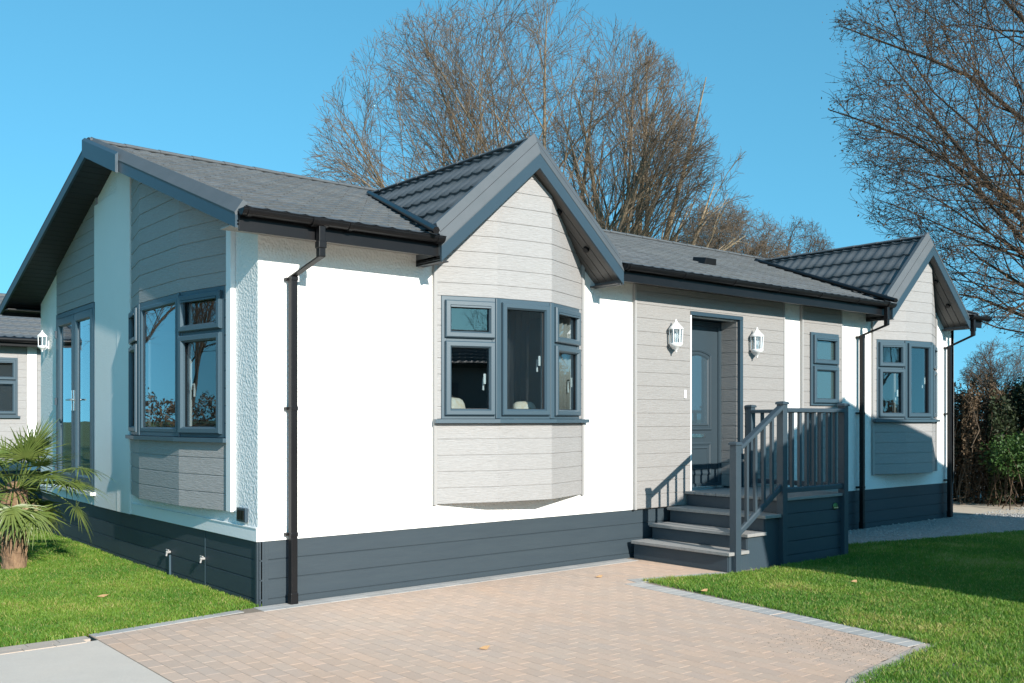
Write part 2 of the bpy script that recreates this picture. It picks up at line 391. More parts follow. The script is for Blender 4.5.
b = MB(); obox(b, FR, -.0, .96, .725, .765, -.05, .10); b.build('threshold', M_silver, door, .003)
# small window
wz0, wz1 = 1.80, 2.81
FW = Fr((8.07, -.045), (8.75, -.045))
b = MB(); obox(b, FW, 0.0, .68, wz0, wz1, -.045, -.0505+.0); 
window(FW, 0, .68, wz0, wz1, [(.04, .64, 2.38, 2.775, 'top'), (.04, .64, 1.835, 2.345, 'case')], home, glass=M_frost, handle=False)
# --- bays on the front
def bay(V, c, side=False):
    outer = []
    zb, sill, zt = .79, 1.60, 2.80
    Fs = [Fr(V[i], V[i+1]) for i in range(3)]
    for i, F in enumerate(Fs):
        L = F.len; ea = .005 if i else 0; eb = .005 if i < 2 else 0
        siding(F, -ea, L+eb, zb, sill-.03, M_side, home, zref=zb-.008)
        # gable above
        def pl(F=F):
            # z + DS*|u-c| <= K ; u = p0.x + t.x*s
            K = DZ-.30
            tx, px = F.t.x, F.p0.x
            return [(DS*tx, 1, K+DS*(c-px)), (-DS*tx, 1, K-DS*(c-px))]
        siding(F, -ea, L+eb, zt+.002, 4.3, M_side, home, planes=pl(), zref=zb-.008+PITCH*12+.1)
        if i == 1: lights = [(.04, L-.035, sill+.045, zt-.04, 'case')]
        else: lights = [(.04, L-.03, 2.40, zt-.04, 'top'), (.04, L-.03, sill+.045, 2.365, 'case')]
        window(F, .005 if i else .045, L-.003 if i < 2 else L-.075, sill+.01, zt, [((l[0] if i else l[0]+.04), (l[1] if i < 2 else l[1]-.07), *l[2:]) for l in lights], home, glass=M_glass)
        if i == 0: 
            siding(F, 0, .043, sill+.012, zt, M_side, home, zref=zb-.008)
        if i == 2: siding(F, L-.073, L, sill+.012, zt, M_side, home, zref=zb-.008)
    # mullion posts
    for i in (1, 2):
        p = Vector(V[i]); b = MB(); n = (Fs[i-1].n+Fs[i].n).normalized()
        q = p+n*.012; b.box(q.x-.028, q.x+.028, q.y-.02, q.y+.02, sill+.012, zt-.002); b.build('corner_post', M_frame, home, .008)
    # sill
    def off(k, e0, e1):
        out = []
        for i, p in enumerate(V):
            p = Vector(p)
            n = Fs[0].n if i == 0 else Fs[2].n if i == 3 else (Fs[i-1].n+Fs[i].n).normalized()
            q = p+n*k
            if i == 0: q = q-Fs[0].t*e0
            if i == 3: q = q+Fs[2].t*e1
            out.append(q)
        return out
    o = off(.085, .03, .06); b = MB()
    poly = [(q.x, q.y) for q in o]+[(V[3][0]+.06, .0), (V[0][0]-.03, 0)]
    n = len(poly)
    b.loft([[(x, y, z) for x, y in poly] for z in (sill-.03, sill+.008)], True, True)
    b.build('window_sill', M_frame, home, .004)
    # closure top/bottom
    b = MB(); poly = [(p[0], p[1]+.01) for p in V]+[(V[3][0], .0), (V[0][0], 0)]
    for z0, z1 in ((zb-.004, zb+.02), (zt+.01, zt+.03)): b.loft([[(x, y, z) for x, y in poly] for z in (z0, z1)], True, True)
    poly = [(p[0], p[1]+.05) for p in V]+[(V[3][0], .08), (V[0][0], .08)]
    b.loft([[(x, y, z) for x, y in poly] for z in (sill-.08, sill-.04)], True, True)
    b.build('bay_board', M_int, home)
    b = MB()
    for i in range(3):
        obox(b, Fs[i], .0, Fs[i].len, zb, sill-.01, -.05, -.02)
    b.build('bay_lining', M_int, home)
    # flat gable infill, side trims
    b = MB(); K = DZ-.20
    oprism(b, FF, [(c-1.1, ZE-.1), (c+1.1, ZE-.1), (c+1.1, K-DS*1.1), (c, K), (c-1.1, K-DS*1.1)], -.08, .001); b.build('gable_wall', M_white, home)
    for x in (V[0][0]-.018, V[3][0]+.018):
        b = MB(); b.box(x-.018, x+.018, -.035, -.001, zb-.01, 3.3); b.build('corner_trim', M_trim, home, .002)
bay(B1, D1); bay(B2, D2)
# --- bay on the gable end
GV = [(0, 3.14), (-.14, 2.47), (-.14, 1.37), (-.005, .565)]
def gbay():
    Fs = [Fr(GV[i], GV[i+1]) for i in range(3)]
    zb, sill, zt = .79, 1.43, 2.80
    for i, F in enumerate(Fs):
        L = F.len; ea = .005 if i else 0; eb = .005 if i < 2 else 0
        siding(F, -ea, L+eb, zb, sill-.03, M_side, home, zref=zb-.008)
        # roof clip: z <= sof(v)-.005 ; v = p0.y + t.y*s (v<=VR)
        ty, py = F.t.y, F.p0.y
        siding(F, -ea, L+eb, zt+.002, 4.4, M_side, home, planes=[(-RS*ty, 1, ZEAVE-.145+RS*(py-EV))], zref=zb-.008+PITCH*12+.1)
        if i == 1: lights = [(.04, L-.04, sill+.045, zt-.04, 'fixed')]
        else: lights = [(.04, L-.035, 2.42, zt-.04, 'top'), (.04, L-.035, sill+.045, 2.385, 'case')]
        e = .05 if i == 2 else 0; e0 = .04 if i == 0 else 0
        window(F, .005+e0, L-.003-e, sill+.01, zt, [(l[0]+e0, l[1]-e, *l[2:]) for l in lights], home, handle='left')
        if e: siding(F, L-.05, L, sill+.012, zt, M_side, home, zref=zb-.008)
        if e0: siding(F, 0, .042, sill+.012, zt, M_side, home, zref=zb-.008)
    for i in (1, 2):
        p = Vector(GV[i]); b = MB(); n = (Fs[i-1].n+Fs[i].n).normalized(); q = p+n*.012
        b.box(q.x-.02, q.x+.02, q.y-.028, q.y+.028, sill+.012, zt-.002); b.build('corner_post', M_frame, home, .008)
    o = []
    for i, p in enumerate(GV):
        n = Fs[0].n if i == 0 else Fs[2].n if i == 3 else (Fs[i-1].n+Fs[i].n).normalized()
        q = Vector(p)+n*.075
        if i == 0: q -= Fs[0].t*.05
        if i == 3: q += Fs[2].t*.01
        o.append((q.x, q.y))
    poly = o+[(0, GV[3][1]), (0, GV[0][1]+.05)]
    b = MB(); b.loft([[(x, y, z) for x, y in poly] for z in (sill-.03, sill+.008)], True, True); b.build('window_sill', M_frame, home, .004)
    b = MB(); poly = [(p[0]+.01, p[1]) for p in GV]+[(0.0, GV[3][1]), (0.0, GV[0][1])]
    for z0, z1 in ((zb-.004, zb+.02), (zt+.01, zt+.03)): b.loft([[(x, y, z) for x, y in poly] for z in (z0, z1)], True, True)
    poly = [(p[0]+.05, p[1]) for p in GV]+[(0.08, GV[3][1]), (0.08, GV[0][1])]
    b.loft([[(x, y, z) for x, y in poly] for z in (sill-.08, sill-.04)], True, True)
    b.build('bay_board', M_int, home)
    b = MB()
    for F in Fs: obox(b, F, 0, F.len, zb, sill-.01, -.05, -.02)
    b.build('bay_lining', M_int, home)
gbay()
# --- patio doors + siding above
s0, s1 = s_of(DV1), s_of(DV0)
siding(FGL, s0-.02, s1+.02, 3.03, 4.3, M_side, home, d=.005, zref=3.03-PITCH+.09,
       planes=[(-RS*FGL.t.y*-1*-1, 1, sof(WID))] if False else [(-(RS*(VR-EV)/(YB-VR))*abs(FGL.t.y), 1, sof(WID)-.005)])
def patio():
    z0, z1 = .73, 3.02; b = MB()
    ring(b, FGL, s0, s1, z0, z1, [(0, -.05), (0, .03), (.006, .036), (.06, .036), (.065, .03), (.065, -.05)])
    d = fixn(b.build('patio_door', M_frame, home)); mid = (s0+s1)/2
    for k, (a, c) in enumerate(((s0+.06, mid), (mid, s1-.06))):
        b = MB(); ring(b, FGL, a, c, z0+.06, z1-.06, [(0, 0), (0, .03), (.012, .042), (.10, .042), (.12, .02), (.12, 0)]); fixn(b.build('door_leaf', M_frame, d))
        b = MB(); obox(b, FGL, a+.116, c-.116, z0+.176, z1-.176, .006, .012); b.build('pane', M_glass, d)
        b = MB(); ring(b, FGL, a+.02, c-.02, z0+.08, z1-.08, [(0, -.02), (0, -.04), (.1, -.04), (.1, -.02)]); fixn(b.build('inner_frame', M_pvcw, d))
    for x in (mid-.05, mid+.05):
        b = MB(); obox(b, FGL, x-.016, x+.016, 1.72, 1.98, .04, .052); b.tube([FGL.P(x, 1.86, .05), FGL.P(x, 1.86, .09), FGL.P(x+(.10 if x > mid else -.10), 1.86, .092)], .011, 8); b.build('door_handle', M_silver, d)
    for z in (.95, 1.85, 2.75):
        b = MB(); obox(b, FGL, s0+.035, s0+.065, z-.05, z+.05, .034, .06); b.build('hinge', M_fascia, d)
    b = MB(); obox(b, FGL, s0-.03, s1+.03, z0-.04, z0, -.05, .09); b.build('threshold', M_pvcw, d, .003)
patio()

# --- skirting
def skirt(F, s0, s1, corner0, corner1):
    mb = MB(); z = ZS-.002
    a, b_ = s0+(.1 if corner0 else 0), s1-(.1 if corner1 else 0)
    zt = ZS
    while zt > 0.0:
        zb = max(zt-.165, -.02); obox(mb, F, a, b_, zb+.006, zt, -.04, -.014); zt -= .167
    obox(mb, F, s0, s1, -.02, ZS, -.06, -.024)
    o = mb.build('skirting', M_skirt, home, .0025)
    mb = MB()
    if corner0: obox(mb, F, s0+.014, s0+.1, -.02, ZS, -.04, -.011)
    if corner1: obox(mb, F, s1-.1, s1-.014, -.02, ZS, -.04, -.011)
    if corner0 or corner1: mb.build('corner_post', M_skirt, home, .003)
skirt(FF, 0, LEN, True, True); skirt(FGR, 0, 3.6, False, False); skirt(FGL, 0, gl, True, False); skirt(FEND, 0, WID, True, True)
mb = MB(); obox(mb, FGR, 3.5, 3.6-.011, -.02, ZS, -.04, -.0105); mb.build('corner_post', M_skirt, home, .003)
mb = MB()
for v in (1.17,): obox(mb, FGR, 3.6-v-.004, 3.6-v+.004, 0, ZS, -.016, -.011)
obox(mb, FGR, 3.6-2.05-.005, 3.6-2.05+.005, 0, .24, -.016, .004)
mb.build('service_pipe', M_frame, home)
for v, z in ((2.05, .27), (1.17, .30)):
    b = MB(); x = 3.6-v
    b.tube([FGR.P(x, z, -.01), FGR.P(x, z, .05)], .018, 8); b.tube([FGR.P(x, z+.02, .03), FGR.P(x, z-.05, .045)], .012, 8); b.tube([FGR.P(x-.04, z+.03, .03), FGR.P(x+.04, z+.03, .03)], .010, 8)
    W0 = Vector(FGR.P(x, z, -.01)); b.v = [tuple(W0+(Vector(v)-W0)*.75) for v in b.v]; b.build('water_tap', M_trim, home)
b = MB(); obox(b, FGR, 3.6-.37, 3.6-.19, .72, .84, .001, .03); vb = b.build('vent_cover', M_fascia, home, .004)
b = MB()
for k in range(3): obox(b, FGR, 3.6-.345+k*.048, 3.6-.31+k*.048, .74, .82, .03, .036)
b.build('vent_grille', M_black, vb)
# --- roof tiles
def tilesurf(mb, org, A, B, la, lb, mask, wp=.17, rp=.37, amp=.011, stp=.026, rowj=0):
    org, A, B = Vector(org), Vector(A).normalized(), Vector(B).normalized(); N = A.cross(B).normalized()
    if N.z < 0: N = -N
    na = int(la/(wp/4)); prof = []
    r = 0
    while r*rp < lb:
        b0 = r*rp; b1 = min((r+1)*rp, lb); prof += [(b0, stp, r), ((b0+b1)/2, stp*.5, r), (b1, stp*(1-(b1-b0)/rp)+.001, r)]; r += 1
    base = len(mb.v)
    for (b, h, r) in prof:
        for i in range(na+1):
            a = la*i/na; ph = (a/wp) % 1
            wv = amp*(math.cos(2*math.pi*ph)+.35*math.cos(4*math.pi*ph))
            p = org+A*a+B*b+N*(h+wv+.004*noise.noise((a*3, b*3, 1)))
            mb.v.append(tuple(p))
    for j in range(len(prof)-1):
        for i in range(na):
            a = la*(i+.5)/na; b = (prof[j][0]+prof[j+1][0])/2
            if mask(org+A*a+B*b):
                q = base+j*(na+1)+i; mb.f.append((q, q+1, q+na+2, q+na+1)); mb.sm.append(prof[j][2] == prof[j+1][2])
XL, XR = -.27, 12.42
sl_len = math.hypot(VR-EV, RS*(VR-EV))
def main_mask(p):
    for c in (D1, D2):
        if abs(p.x-c) < DH+.05 and p.z < zdorm(p.x, c)-.0 and p.y < VR: return False
    return True
mb = MB(); tilesurf(mb, (XL, EV-.03, ZEAVE-.012), (1,0,0), (0, 1, RS), XR-XL, sl_len+.02, main_mask, rp=.25, amp=.0045, stp=.016)
tilesurf(mb, (XR, YB+.03, ZEAVE-.012), (-1,0,0), (0, -1, RS), XR-XL, sl_len+.02, lambda p: True)
roof = fixn(mb.build('roof', M_shing, home))
# underlay
mb = MB(); rows = []
for v, dz in ((EV, -.03), (VR, -.03), (YB, -.03), (YB, -.07), (VR, -.07), (EV, -.07)): rows.append((v, zmain(v)+dz))
for xa, xb in ((-.33, D1-DH-.02), (D1+DH+.02, D2-DH-.02), (D2+DH+.02, 12.5)):
    mb.loft([[(x, v, z) for v, z in rows] for x in (xa, xb)], True, True)
for c in (D1, D2):   # behind the dormers only the upper part
    r2 = [(v, z) for v, z in rows[1:5]]; vv = 2.9
    r2 = [(vv, zmain(vv)-.03), rows[1], rows[2], rows[3], rows[4], (vv, zmain(vv)-.07)]
    mb.loft([[(x, v, z) for v, z in r2] for x in (c-DH-.02, c+DH+.02)], True, True)
mb.build('roof_deck', M_soff, home)
# ridge caps
def ridge(p0, p1, r=.085, m=M_tile, seg=.4):
    p0, p1 = Vector(p0), Vector(p1); L = (p1-p0).length; d = (p1-p0)/L; sd = d.cross(Vector((0,0,1))).normalized(); b = MB(); k = int(L/seg)+1
    for i in range(k):
        a0, a1 = L*i/k, L*(i+1)/k+.02
        rg = []
        for a, rr in ((a0, r), (a1, r*.9)):
            c = p0+d*a; rg.append([c+sd*(rr*1.25*math.cos(t))+Vector((0,0,1))*(rr*.62*math.sin(t)-.03) for t in [math.pi*j/7 for j in range(8)]])
        b.loft(rg, True, True, True)
    return b.build('ridge_cap', m, home)
ridge((-.33, VR, zmain(VR)+.015), (12.5, VR, zmain(VR)+.015))
for c in (D1, D2): ridge((c, -.33, DZ+.01), (c, 2.85, DZ+.01), .07)
# gable verge, left end: profile in (x offset, dz)
def verge_main(x, sgn, name='bargeboard'):
    capp = [(.11, .04), (.07, .055), (0, -.05), (0.004, -.07), (.02, -.07), (.09, .0)]
    fas = [(.004, -.07), (.004, -.172), (.03, -.172), (.03, -.07)]
    for half in (0, 1):
        for prof, m, nm in ((capp, M_cap, 'verge_cap'), (fas, M_fascia, name)):
            b = MB(); vv = [EV-.0, VR] if half == 0 else [VR, YB+.03]
            b.loft([[(x+sgn*px, v, zmain(v)+dz) for px, dz in prof] for v in vv], True, True)
            fixn(b.build(nm, m, home))
verge_main(-.36, 1); verge_main(12.51, -1)
# prow box at the left apex
b = MB(); prof = [(-.03, .0), (-.03, -.18), (.0, -.18), (.0, .03)]
for va, vb in ((2.5, VR),):
    b.loft([[(-.36+px, v, zmain(v)+dz) for px, dz in prof] for v in (va, vb)], True, True)
fixn(b.build('bargeboard', M_fascia, home, label='deeper slate blue board at the peak of the left gable'))
# gable soffit (left) and right
for xa, xb in ((-.34, .35), (LEN-.02, 12.49)):
    b = MB()
    for va, vb in ((EV, VR), (VR, YB)):
        nB = 36
        for k in range(nB):
            v0 = va+(vb-va)*k/nB; v1 = va+(vb-va)*(k+.93)/nB
            b.loft([[(x, v, zmain(v)+dz) for v, dz in ((v0, -.15), (v1, -.15), (v1, -.135), (v0, -.135))] for x in (xa, xb)], True, True)
    b.loft([[(x, v, zmain(v)+dz) for v, dz in ((EV, -.125), (VR, -.125), (VR, -.11), (EV, -.11))] for x in (xa, xb)], True, True)
    b.loft([[(x, v, zmain(v)+dz) for v, dz in ((VR, -.125), (YB, -.125), (YB, -.11), (VR, -.11))] for x in (xa, xb)], True, True)
    b.build('soffit', M_soff, home)
# eaves: fascia, soffit, gutter per run
def eave(xa, xb, v, sg, capl=True):
    b = MB(); y0, y1 = sorted((v, v-sg*.02)); b.box(xa, xb, y0, y1, 3.105, 3.275); b.build('fascia', M_black, home, .002)
    b = MB(); y0, y1 = sorted((v+.0, 0+(.0 if sg > 0 else WID))); b.box(xa, xb, y0+.0, y1, 3.166, 3.178); b.build('soffit', M_soffp, home)
def gutter(xa, xb, v, sg=1, outlet=None):
    b = MB(); cy = v-sg*.078; cz = 3.272; r = .056
    def arc(rr): return [(cy+rr*math.cos(t), cz+rr*math.sin(t)) for t in [math.pi+math.pi*k/10 for k in range(11)]]
    prof = arc(r)+arc(r-.004)[::-1]
    b.loft([[(x, y, z) for y, z in prof] for x in (xa, xb)], True, True, False)
    for x in (xa, xb-.004):
        b.loft([[(xx, y, z) for y, z in arc(r+.001)] for xx in (x, x+.004)], True, True)
    n = max(1, int((xb-xa)/.9))
    for k in range(n+1):
        x = xa+.06+(xb-xa-.12)*k/n
        p2 = arc(r+.007)+arc(r)[::-1]
        b.loft([[(xx, y, z) for y, z in p2] for xx in (x-.02, x+.02)], True, True)
    b.tube([(xa, cy-r, cz), (xb, cy-r, cz)], .006, 6)
    if outlet: 
        p2 = arc(r+.012)+arc(r)[::-1]; b.loft([[(xx, y, z) for y, z in p2] for xx in (outlet-.075, outlet+.075)], True, True)
    return fixn(b.build('gutter', M_black, home))
xs1 = (-.33, D1-DH-.005); xs2 = (D1+DH+.005, D2-DH-.005); xs3 = (D2+DH+.005, 12.49)
for xa, xb in (xs1, xs2, xs3): eave(xa, xb, EV, 1)
M_soffp = M_soff; eave(-.33, 12.49, YB, -1)
gutter(xs1[0]-.01, xs1[1], EV, 1, .34); gutter(xs2[0]+.0, xs2[1], EV, 1, 9.44); gutter(xs3[0], 12.62, EV, 1, 12.02); gutter(-.3, 12.5, YB, -1)
def downpipe(xt, xw, yw=-.075, ybend=2.62, base=.02):
    b = MB(); h = .030
    def rect(p, d2=None): return [(p[0]-h, p[1]-h, p[2]), (p[0]+h, p[1]-h, p[2]), (p[0]+h, p[1]+h, p[2]), (p[0]-h, p[1]+h, p[2])]
    yt = EV-.078
    pts = [(xt, yt, 3.23), (xt, yt, 2.96), (xw, yw, ybend+.0), (xw, yw, base)]
    b.loft([rect(p) for p in pts], True, True)
    for z in (ybend-.02, .62, 1.7):
        hh = h+.004; b.box(xw-hh, xw+hh, yw-hh, yw+hh, z-.018, z+.018); b.box(xw-hh-.018, xw+hh+.018, yw+h-.004, -.002 if z > ZS else .02, z-.012, z+.012)
    hh = h+.007; b.box(xt-hh, xt+hh, yt-hh, yt+hh, 3.03, 3.09)
    hh = h+.005; b.box(xw-hh, xw+hh, yw-hh, yw+hh, base, base+.1)
    return b.build('downpipe', M_black, home, .006)
downpipe(.36, .285, -.075, 2.83); downpipe(9.40, 9.34, -.08, 2.83); downpipe(12.06, 11.99, -.08, 2.80)
# --- dormer roofs
for c in (D1, D2):
    mb = MB()
    for sg in (-1, 1):
        L = math.hypot(DH, DH*DS)
        tilesurf(mb, (c+sg*(DH+.0), -.315, zdorm(c+DH, c)-.01), (0,1,0), (-sg*1, 0, DS), 3.3, L, lambda p: p.z > zmain(p.y)-.03 or p.y < EV+.02)
    fixn(mb.build('gable_roof', M_tile, home))
    mb = MB()
    for sg in (-1, 1):
        P = []
        ue = c+sg*DH; ze = zdorm(ue, c)
        vb = (ze-ZEAVE)/RS+EV+.3; vr = (DZ-ZEAVE)/RS+EV+.1
        for dz in (-.09, -.04): P.append([(ue, -.38, ze+dz), (c, -.38, DZ+dz), (c, vr, DZ+dz), (ue, vb, ze+dz)])
        mb.loft(P, True, True)
    fixn(mb.build('roof_deck', M_soff, home))
    for sg in (-1, 1):
        ue = c+sg*(DH+.01)
        for prof, m, nm in (([(-.28, .055), (-.335, .058), (-.425, -.15), (-.425, -.165), (-.40, -.165), (-.28, .0)], M_cap, 'verge_cap'),
                            ([(-.421, -.165), (-.421, -.31), (-.395, -.31), (-.395, -.165)], M_fascia, 'bargeboard')):
            b = MB(); b.loft([[(u, v, zdorm(u, c)+dz) for v, dz in prof] for u in (ue, c)], True, True); fixn(b.build(nm, m, home, .0 if nm == 'verge_cap' else .003))
        # soffit boards under the overhang, running up the slope
        b = MB(); nB = 4
        for k in range(nB):
            va = -.393+(.393+.02)*k/nB; vb = va+(.413)/nB-.008
            b.loft([[(u, v, zdorm(u, c)+dz) for v, dz in ((va, -.285), (vb, -.285), (vb, -.27), (va, -.27))] for u in (ue, c)], True, True)
        b.loft([[(u, v, zdorm(u, c)+dz) for v, dz in ((-.393, -.268), (.02, -.268), (.02, -.25), (-.393, -.25))] for u in (ue, c)], True, True)
        fixn(b.build('soffit', M_soffw, home, .002))
        # closed foot of the verge
        b = MB(); b.box(min(ue, ue-sg*.03), max(ue, ue-sg*.03), -.395, -.0, zdorm(ue, c)-.31, zdorm(ue, c)-.05); b.build('verge_foot', M_cap, home, .002)
        b = MB(); xx = sorted((ue, ue-sg*.10)); b.box(xx[0], xx[1], -.39, -.001, 3.06, 3.072); b.build('soffit', M_soff, home)
    for f in (.35, .68):
        u = c+DH*f; z = zdorm(u, c)-.286; b = MB(); nv = Vector((DS*1, 0, 1)).normalized()
        b.tube([Vector((u, -.25, z)), Vector((u, -.25, z))-nv*.03], .035, 12); b.build('downlight', M_black, home)
    # valleys
    for sg in (-1, 1):
        b = MB(); ue = c+sg*(DH+.02); za = ZEAVE; pts = []
        zA = zdorm(ue, c); A = Vector((ue+sg*.0, (zA-ZEAVE)/RS+EV, zA+.03)); Bp = Vector((c, (DZ-ZEAVE)/RS+EV, DZ+.03))
        A2 = A+(A-Bp)*(.12 if sg < 0 else .0); A2.z = max(A2.z, 3.30)
        b.tube([A2, Bp], .034, 6); b.build('valley_trim', M_black, home)
# roof vent
b = MB(); z = zmain(1.0); b.hexa([(7.0, .92, z-.02), (7.26, .92, z-.02), (7.26, 1.14, z+.02), (7.0, 1.14, z+.02), (7.02, .90, z+.07), (7.24, .90, z+.07), (7.24, 1.14, z+.11), (7.02, 1.14, z+.11)])
b.build('roof_vent', M_black, home, .008)

# --- wall lanterns
def lantern(F, s, zc, label=None, k_=.999):
    b = MB(); d = .14
    # backplate, arm
    obox(b, F, s-.03, s+.03, zc-.14, zc+.02, .02, .04)
    p = F.P(s, 0, d); cx, cy = p[0], p[1]
    b.tube([F.P(s, zc-.10, .035), F.P(s, zc-.15, .09), F.P(s, zc-.135, d)], .012, 8)
    b.lathe((cx, cy, zc), [(.004, -.205), (.016, -.195), (.010, -.18), (.03, -.165), (.055, -.135), (.075, -.125), (.088, -.10), (.088, -.085), (.05, -.08)], 12)
    b.lathe((cx, cy, zc), [(.096, .095), (.10, .105), (.085, .125), (.055, .155), (.03, .185), (.018, .19), (.018, .205), (.008, .212), (.012, .222), (.002, .232)], 12)
    for k in range(6):
        t = math.pi/3*k+.3; q0 = (cx+.078*math.cos(t), cy+.078*math.sin(t), zc-.09); q1 = (cx+.086*math.cos(t), cy+.086*math.sin(t), zc+.10); b.tube([q0, q1], .008, 6)
    if k_ < .8:
        W0 = Vector(F.P(s, zc, .0)); b.v = [tuple(W0+(Vector(v)-W0)*k_) for v in b.v]
        return b.build('wall_lantern', M_pvcw, home)
    W0 = Vector(F.P(s, zc, .0)); shr = lambda q: [tuple(W0+(Vector(v)-W0)*.9) for v in q]
    b.v = shr(b.v); o = b.build('wall_lantern', M_pvcw, home)
    b = MB(); b.lathe((cx, cy, zc), [(.072, -.088), (.08, .098)], 6, False); b.v = shr(b.v); b.build('lantern_glass', M_lgl, o)
    b = MB(); b.lathe((cx, cy, zc), [(.02, -.085), (.02, -.04), (.032, -.01), (.03, .03), (.012, .05)], 10); b.v = shr(b.v); b.build('bulb', M_pvcw, o)
lantern(FF, 5.19, 2.58); lantern(FF, 6.76, 2.58)
lantern(FGL, s_of(6.86), 2.69, None, .70)
b = MB(); obox(b, FF, 5.43, 5.465, 1.86, 1.96, .04, .055); b.build('doorbell', M_pvcw, home, .004)

# ================================================================== ENTRANCE STEPS
steps = empty('entrance_steps', (4.5, -.7, 0), label='slate blue timber entrance steps and landing with picket railing at the front door', cat='steps')
VO = -1.43; UE = 6.72; ZD = .745
tz = [.23, .40, .575]; tu = [4.50, 4.81, 5.12]; 
for k in range(3):
    b = MB(); b.box(tu[k], tu[k]+.34, VO, -.05, tz[k]-.035, tz[k])
    b.build('tread', M_tread, steps, .004)
    b = MB(); b.box(tu[k]+.04, tu[k]+.06, VO+.05, -.06, .02 if k == 0 else tz[k-1], tz[k]-.036); b.build('riser', M_steps, steps, .003)
b = MB(); b.box(5.47, 5.49, VO+.05, -.06, tz[2], ZD-.036); b.build('riser', M_steps, steps, .003)
b = MB(); wv = 9; dv = (-.05-VO)/wv
for k in range(wv): b.box(5.43, UE+.02, VO+dv*k, VO+dv*(k+1)-.006, ZD-.03, ZD)
b.build('landing', M_tread, steps, .003)
b = MB()                       # side boards (outer side) stepped + landing front
for k in range(3):
    z = .0; b.box(tu[k]+.05, tu[k]+.36 if k < 2 else 5.47, VO+.04, VO+.065, .0, tz[k]-.037)
b.build('side_board', M_steps, steps, .003)
b = MB(); zt = ZD-.032
while zt > .02:
    zb = max(.0, zt-.15); b.box(5.47, UE, VO+.03, VO+.05, zb+.004, zt); b.box(UE-.02, UE, VO+.05, -.05, zb+.004, zt); zt -= .152
b.box(5.48, UE-.03, VO+.055, VO+.07, 0, ZD-.04)
b.build('skirt_board', M_steps, steps, .003)
PH = .085
def post(u, v, z0, z1):
    b = MB(); h = PH/2; b.box(u-h, u+h, v-h, v+h, z0, z1-.03)
    b.loft([[(u-a, v-a, z), (u+a, v-a, z), (u+a, v+a, z), (u-a, v+a, z)] for a, z in ((h+.012, z1-.03), (h+.012, z1-.012), (h+.004, z1), (.005, z1+.006))], True, True)
    return b.build('post', M_steps, steps, .003)
VP = VO+.02
NP1 = (4.63, VP-.0); NP2 = (5.45, VP); NP3 = (6.66, VP); NP4 = (6.66, -.10)
post(*NP1, 0, 1.37); post(*NP2, 0, 1.80); post(*NP3, 0, 1.79); post(*NP4, ZD, 1.79)
def rail(p, q, hw=.045, hh=.022, name='handrail'):
    b = MB(); p, q = Vector(p), Vector(q); d = (q-p); hd = Vector((d.x, d.y, 0)).normalized(); sd = Vector((-hd.y, hd.x, 0))
    rg = []
    for e in (p, q): rg.append([e+sd*a+Vector((0,0,c)) for a, c in ((-hw, -hh), (hw, -hh), (hw, hh*.5), (hw*.7, hh), (-hw*.7, hh), (-hw, hh*.5))])
    b.loft(rg, True, True); return fixn(b.build(name, M_steps, steps, .003))
h = PH/2
rail((NP1[0]+h, VP, 1.30), (NP2[0]-h, VP, 1.735)); rail((NP1[0]+h, VP, .42), (NP2[0]-h, VP, .865), .022, .035, 'bottom_rail')
rail((NP2[0]+h, VP, 1.71), (NP3[0]-h, VP, 1.71)); rail((NP2[0]+h, VP, .83), (NP3[0]-h, VP, .83), .022, .03, 'bottom_rail')
rail((6.66, VP+h, 1.71), (6.66, -.10-h, 1.71)); rail((6.66, VP+h, .83), (6.66, -.10-h, .83), .022, .03, 'bottom_rail')
def baluster(u, v, z0, z1):
    b = MB(); a = .018; b.box(u-a, u+a, v-a, v+a, z0, z1); b.build('baluster', M_steps, steps, .003)
for k in range(4):
    t = (k+1)/5; u = NP1[0]+h+(NP2[0]-NP1[0]-PH)*t; baluster(u, VP, .42+.445*t+.02, 1.30+.435*t-.015)
for k in range(7): baluster(NP2[0]+h+(NP3[0]-NP2[0]-PH)*(k+1)/8, VP, .855, 1.69)
for k in range(8): baluster(6.66, VP+h+(-.10-VP-PH)*(k+1)/9, .855, 1.69)
b = MB(); b.lathe((0, 0, 0), [(.001, 0), (.045, .002), (.05, .008), (.0, .012)], 14)
em = b
em.v = [(6.50+x, VO+.03-z, .60+y*.8) for x, y, z in em.v]; em.build('badge', M_brass, steps)
b = MB(); b.box(6.455, 6.545, VO+.012, VO+.018, .575, .592); b.build('badge', M_silver, steps)

# ================================================================== INSIDE
def curtain(name, F, s0, s1, z0, z1, d, m, label, waves=5):
    b = MB(); n = waves*8; top = []; bot = []
    for k in range(n+1):
        t = k/n; s = s0+(s1-s0)*t; dd = d+(.03 if d > -.2 else .045)*math.sin(2*math.pi*waves*t)
        top.append(F.P(s, z1, dd)); bot.append(F.P(s0+(s1-s0)*t*.92, z0, dd*1.0))
    b.add(bot+top, [(i, i+1, n+2+i, n+1+i) for i in range(n)], True)
    o = b.build(name, m); sm = o.modifiers.new('thickness', 'SOLIDIFY'); sm.thickness = .004
    tag(o, label, 'curtain'); return o
Fb = [Fr(B1[i], B1[i+1]) for i in range(3)]
curtain('curtain', FF, 2.78, 3.28, 1.0, 2.78, -.30, M_curt, 'dark grey curtain hanging behind the middle pane of the first bay window', 6)
curtain('curtain', Fb[2], .20, .70, 1.62, 2.78, -.085, M_curtl, 'pale curtain gathered at the right edge of the first bay window', 5)
curtain('curtain', FF, D2-.95, D2-.55, 1.0, 2.78, -.2, M_curt, 'dark curtain inside the far bay window beside the drainpipe', 5)
curtain('curtain', FF, D2+.1, D2+.35, 1.0, 2.78, -.3, M_curtl, 'pale curtain behind the middle pane of the far bay window', 4)
